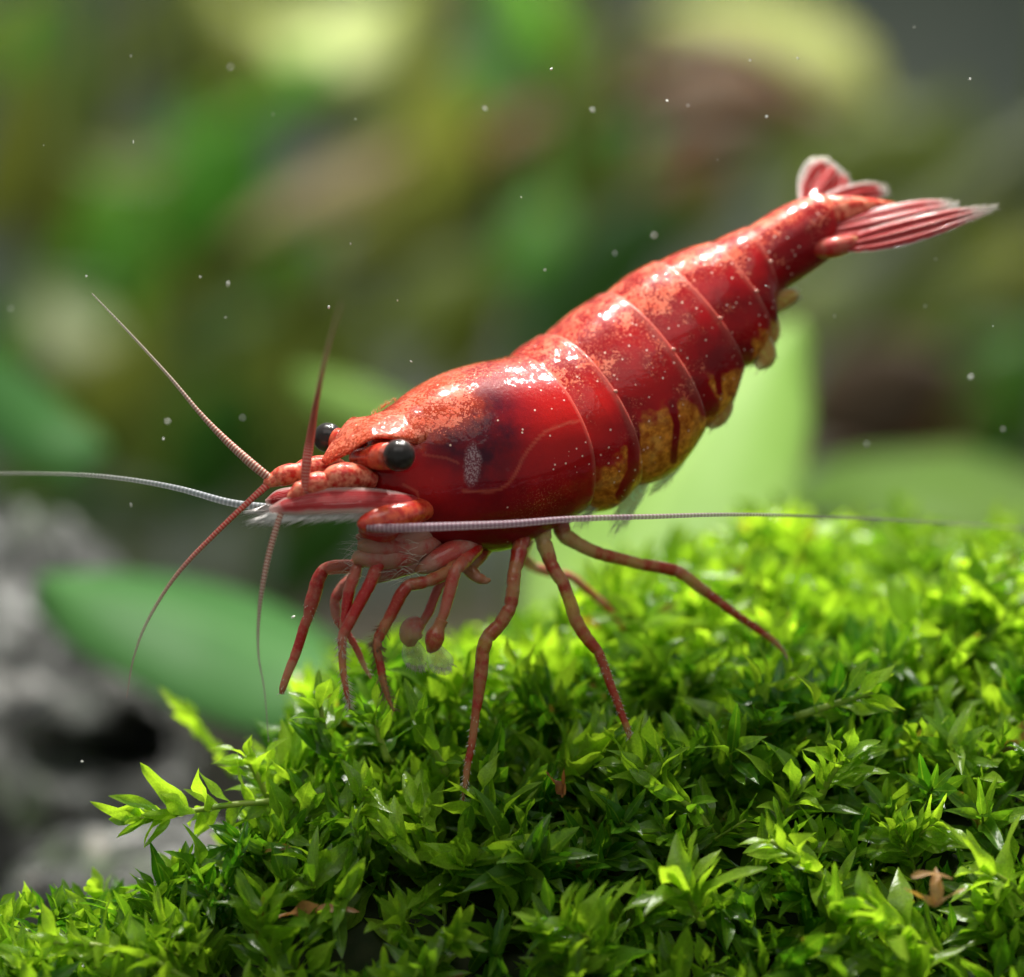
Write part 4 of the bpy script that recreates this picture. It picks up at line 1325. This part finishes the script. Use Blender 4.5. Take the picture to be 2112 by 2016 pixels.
# three long walking legs on the near side
leg([(1085, 1085, -1.0, 22), (1072, 1130, -1.4, 21), (1062, 1175, -1.6, 17), (1059, 1210, -1.7, 17), (1053, 1252, -1.75, 17), (1030, 1290, -1.8, 17), (1004, 1316, -1.85, 18), (995, 1345, -1.85, 17), (990, 1400, -1.9, 17), (987, 1432, -1.9, 14), (981, 1470, -1.95, 11), (970, 1550, -2.0, 9.5), (961, 1608, -2.05, 8), (956, 1640, -2.1, 4.5), (953, 1664, -2.1, 2)], M_LEG, 9, 120, .72, .09, label='nearest long walking leg, brown red')
leg([(1120, 1075, -.8, 22), (1120, 1118, -1.0, 21), (1136, 1162, -1.1, 17), (1160, 1200, -1.2, 16), (1172, 1232, -1.2, 16), (1184, 1272, -1.2, 17), (1210, 1316, -1.2, 16), (1234, 1344, -1.2, 13), (1246, 1375, -1.2, 12), (1270, 1440, -1.25, 10), (1294, 1503, -1.3, 8.5), (1301, 1530, -1.3, 4.5), (1307, 1558, -1.3, 1.5)], M_LEG, 10, 130, .6, .09)
leg([(1150, 1060, -.5, 22), (1162, 1104, -.5, 22), (1192, 1122, -.5, 18), (1242, 1144, -.4, 16), (1320, 1164, -.2, 15), (1396, 1178, 0, 16), (1416, 1190, 0, 15), (1440, 1210, .1, 15), (1462, 1226, .2, 13), (1486, 1244, .2, 11), (1540, 1283, .4, 10), (1598, 1324, .6, 8.5), (1614, 1342, .6, 4), (1630, 1364, .6, 1.5)], M_LEG, 11, 110, .5, .09, label='rear walking leg stretched back over the moss')
# far-side walking legs, mostly hidden
leg([(1090, 1110, .8, 18), (1075, 1150, 1.3, 16), (1100, 1170, 1.8, 14), (1180, 1190, 2.4, 12), (1260, 1260, 3.0, 9), (1310, 1340, 3.2, 4)], M_LEGP, 12)

# ---- pleopods: clear flaps hanging from the abdomen
def pleopod(spine, wd, facing, mat, seed, n=70, hl=.16, hm=None, out=None):
    b = blade('pleopod', [P(*s) for s in spine], wd, facing, mat, shrimp, 18, 8, .06, .05)
    rg = random.Random(seed)
    pts = catmull([tuple(P(*s)) for s in spine], 10)
    wint = np.interp(np.linspace(0, 1, len(pts)), np.linspace(0, 1, len(wd)), wd)
    hs = []
    for k in range(n):
        f = rg.uniform(.45, 1.0)
        i = min(len(pts) - 2, int(f * (len(pts) - 1)))
        t = (Vector(pts[i + 1]) - Vector(pts[i])).normalized()
        s = t.cross(Vector(facing)).normalized() * rg.choice((-1, 1))
        p = Vector(pts[i]).lerp(Vector(pts[i + 1]), rg.random())
        b0 = p + s * wint[i] * rg.uniform(.6, .95)
        d = (t + s * .5 * (1.2 - f) + Vector((rg.uniform(-.2, .2), rg.uniform(-.1, .1), rg.uniform(-.2, .2)))).normalized()
        hs.append((b0, b0 + d * hl * rg.uniform(.6, 1.3), (0, 0, 0)))
    hairs('setae', hs, hm or M_SETA, b, .005)
pleopod([(1250, 960, -.2), (1225, 1000, -.4), (1200, 1040, -.5), (1184, 1072, -.5)], [.2, .3, .3, .06], (.3, -1, 0), M_PLEOC, 1, 120, .35)
pleopod([(1330, 980, .1), (1308, 1020, 0), (1288, 1055, 0), (1272, 1085, 0)], [.16, .22, .16, .03], (.3, -1, 0), M_PLEOC, 2, 90, .3)
pleopod([(1420, 910, .4), (1395, 960, .4), (1365, 995, .4), (1345, 1012, .4)], [.14, .12, .07, .02], (.3, -1, 0), M_PLEOC, 3, 50, .2, M_SETAD)
pleopod([(1470, 790, 0.25), (1490, 830, 0.25), (1480, 862, 0.25), (1462, 884, 0.25)], [.2, .24, .2, .05], (.2, -1, 0), M_PLEO, 4, 26, .18, M_SETAD)
pleopod([(1540, 690, 0.55), (1570, 715, 0.55), (1578, 740, 0.55), (1560, 760, 0.55)], [.25, .28, .22, .06], (.2, -1, 0), M_PLEO, 5, 26, .18, M_SETAD)
pleopod([(1545, 660, 0.95), (1580, 660, 0.95), (1590, 690, 0.95), (1584, 715, 0.95)], [.2, .25, .2, .05], (.2, -1, 0), M_PLEO, 6, 26, .14, M_SETAD)
pleopod([(1570, 640, 0.85), (1600, 625, 0.85), (1630, 612, 0.85), (1648, 606, 0.85)], [.18, .22, .18, .05], (.2, -1, 0), M_PLEO, 7, 50, .12)

# ---- tail fan
def fan(name, spine, wd, facing, mat, seed, n=130, hl=.14, label=None, asym=(1, 1), hf=.5):
    b = blade(name, [P(*s) for s in spine], wd, facing, mat, shrimp, 30, 30, .015, .03, asym, .03)
    rg = random.Random(seed)
    pts = catmull([tuple(P(*s)) for s in spine], 14)
    wint = np.interp(np.linspace(0, 1, len(pts)), np.linspace(0, 1, len(wd)), wd)
    hs = []
    for k in range(n):
        f = rg.uniform(hf, 1.0) ** .8
        i = min(len(pts) - 2, int(f * (len(pts) - 1)))
        t = (Vector(pts[i + 1]) - Vector(pts[i])).normalized()
        sgn = rg.choice((-1, 1))
        s = t.cross(Vector(facing).normalized()).normalized() * sgn
        p = Vector(pts[i]).lerp(Vector(pts[i + 1]), rg.random())
        b0 = p + s * wint[i] * (asym[0] if sgn < 0 else asym[1]) * .93
        d = (t + s * .45).normalized()
        hs.append((b0, b0 + d * hl * rg.uniform(.6, 1.3), (0, 0, 0)))
    hairs('setae', hs, M_SETA, b, .0065)
    if label: b['label'] = label
    return b
tube('uropod_base', px_ctrl([(1672, 505, 1.0, 22), (1700, 512, .75, 23), (1732, 508, .62, 22), (1756, 500, .58, 17), (1770, 494, .56, 8)]), M_LEGR, shrimp, 16, 6)
fan('uropod', [(1700, 480, 0.85), (1760, 470, 0.75), (1850, 450, 0.85), (1930, 432, 0.95), (1978, 423, 1.05)], [.16, .34, .40, .30, .04], (.25, -.75, .65), M_FANN, 1, 70, .12, hf=.75)
fan('uropod', [(1735, 508, 0.60), (1800, 495, 0.40), (1890, 472, 0.40), (1980, 447, 0.50), (2056, 428, 0.75)], [.16, .29, .31, .21, .02], (.2, -.85, .5), M_FANN, 2, 70, .12, hf=.75)
tube('telson', px_ctrl([(1690, 440, 1.25, 34), (1725, 436, 1.10, 33), (1765, 430, 1.10, 25), (1805, 425, 1.15, 15), (1848, 422, 1.25, 4)]), M_PED, shrimp, 18, 8, .7)
fan('uropod', [(1668, 432, 1.55), (1690, 392, 2.05), (1712, 362, 2.45), (1726, 342, 2.75)], [.3, .58, .58, .22], (.15, -1, .15), M_FAN, 4, 190, .1, asym=(.95, 1.2))
fan('uropod', [(1690, 428, 1.55), (1745, 408, 2.05), (1795, 396, 2.45), (1832, 392, 2.65)], [.2, .28, .26, .08], (.1, -.9, .4), M_FAN, 5, 90, .1)

# small pale knobs where the plates hinge on the near flank
_bv = np.array([tuple(v) for v in V_BODY])
for k, (a, b) in enumerate(((1288, 805), (1372, 718), (1460, 662), (1517, 605), (1582, 545))):
    ok_ = np.where((si_ == k + 1) & (st_ == 1.0) & (np.abs(PX[:, 1] - b) < 6) & (vv > .2) & (vv < .8))[0]
    if len(ok_):
        q = ok_[np.argmin(_bv[ok_, 1])]
        sphere('hinge_knob', Vector(_bv[q]), .045, M_KNOB, body, 10, 6, (1.2, .6, .8))

# ------------------------------------------------------------------ specks drifting in the water
SPK = [(275, 293, 5), (178, 570, 5), (22, 637, 6), (465, 655, 5), (733, 246, 3), (563, 236, 3), (475, 139, 6), (270, 116, 3), (413, 572, 5), (470, 586, 5), (500, 862, 6), (345, 870, 7),
       (678, 634, 5), (848, 746, 4), (723, 503, 3), (1000, 224, 6), (1137, 143, 5), (1222, 227, 6), (1376, 208, 5), (1419, 218, 3), (1645, 121, 4), (2001, 164, 5), (1581, 241, 5), (1547, 125, 4),
       (1349, 486, 6), (1268, 523, 6), (1124, 557, 4), (1075, 407, 4), (1930, 535, 5), (1908, 632, 5), (2048, 673, 4), (2002, 778, 6), (2069, 886, 6), (1788, 917, 6), (1721, 652, 3), (169, 1571, 5),
       (270, 1042, 4), (605, 1273, 5), (1886, 57, 3), (337, 906, 5), (1580, 590, 3), (820, 620, 3), (90, 300, 3), (1480, 330, 3)]
rg = random.Random(77)
speck_me = []
for k in range(3):
    V_, F_ = [], []
    for i in range(7):
        th = math.pi * i / 6
        for j in range(8):
            ph = 2 * math.pi * j / 8
            d = Vector((math.sin(th) * math.cos(ph), math.sin(th) * math.sin(ph), math.cos(th)))
            V_.append(d * (1 + .35 * mnoise.noise(d * 2 + Vector((k * 7, 0, 0)))))
    for i in range(6):
        for j in range(8):
            j2 = (j + 1) % 8
            F_.append((i * 8 + j, (i + 1) * 8 + j, (i + 1) * 8 + j2, i * 8 + j2))
    speck_me.append(mesh_data('drifting_speck', V_, F_, M_WHITE))
for (a, b, r) in SPK:
    o = bpy.data.objects.new('drifting_speck', speck_me[rg.randrange(3)])
    COL.objects.link(o)
    sharp = r <= 5
    o.location = P(a, b, rg.uniform(-4, 1) if sharp else rg.choice((rg.uniform(2, 4), rg.uniform(-6.5, -5))))
    s = r / 100 * rg.uniform(.34, .6)
    o.scale = (s * rg.uniform(.8, 2.2), s * .8, s * rg.uniform(.5, 1.1))
    o.rotation_euler = (rg.random() * 3, rg.random() * 3, rg.random() * 3)
    tag(o, 'tiny white speck drifting in the water around the shrimp', 'speck', 'specks drifting in the water')
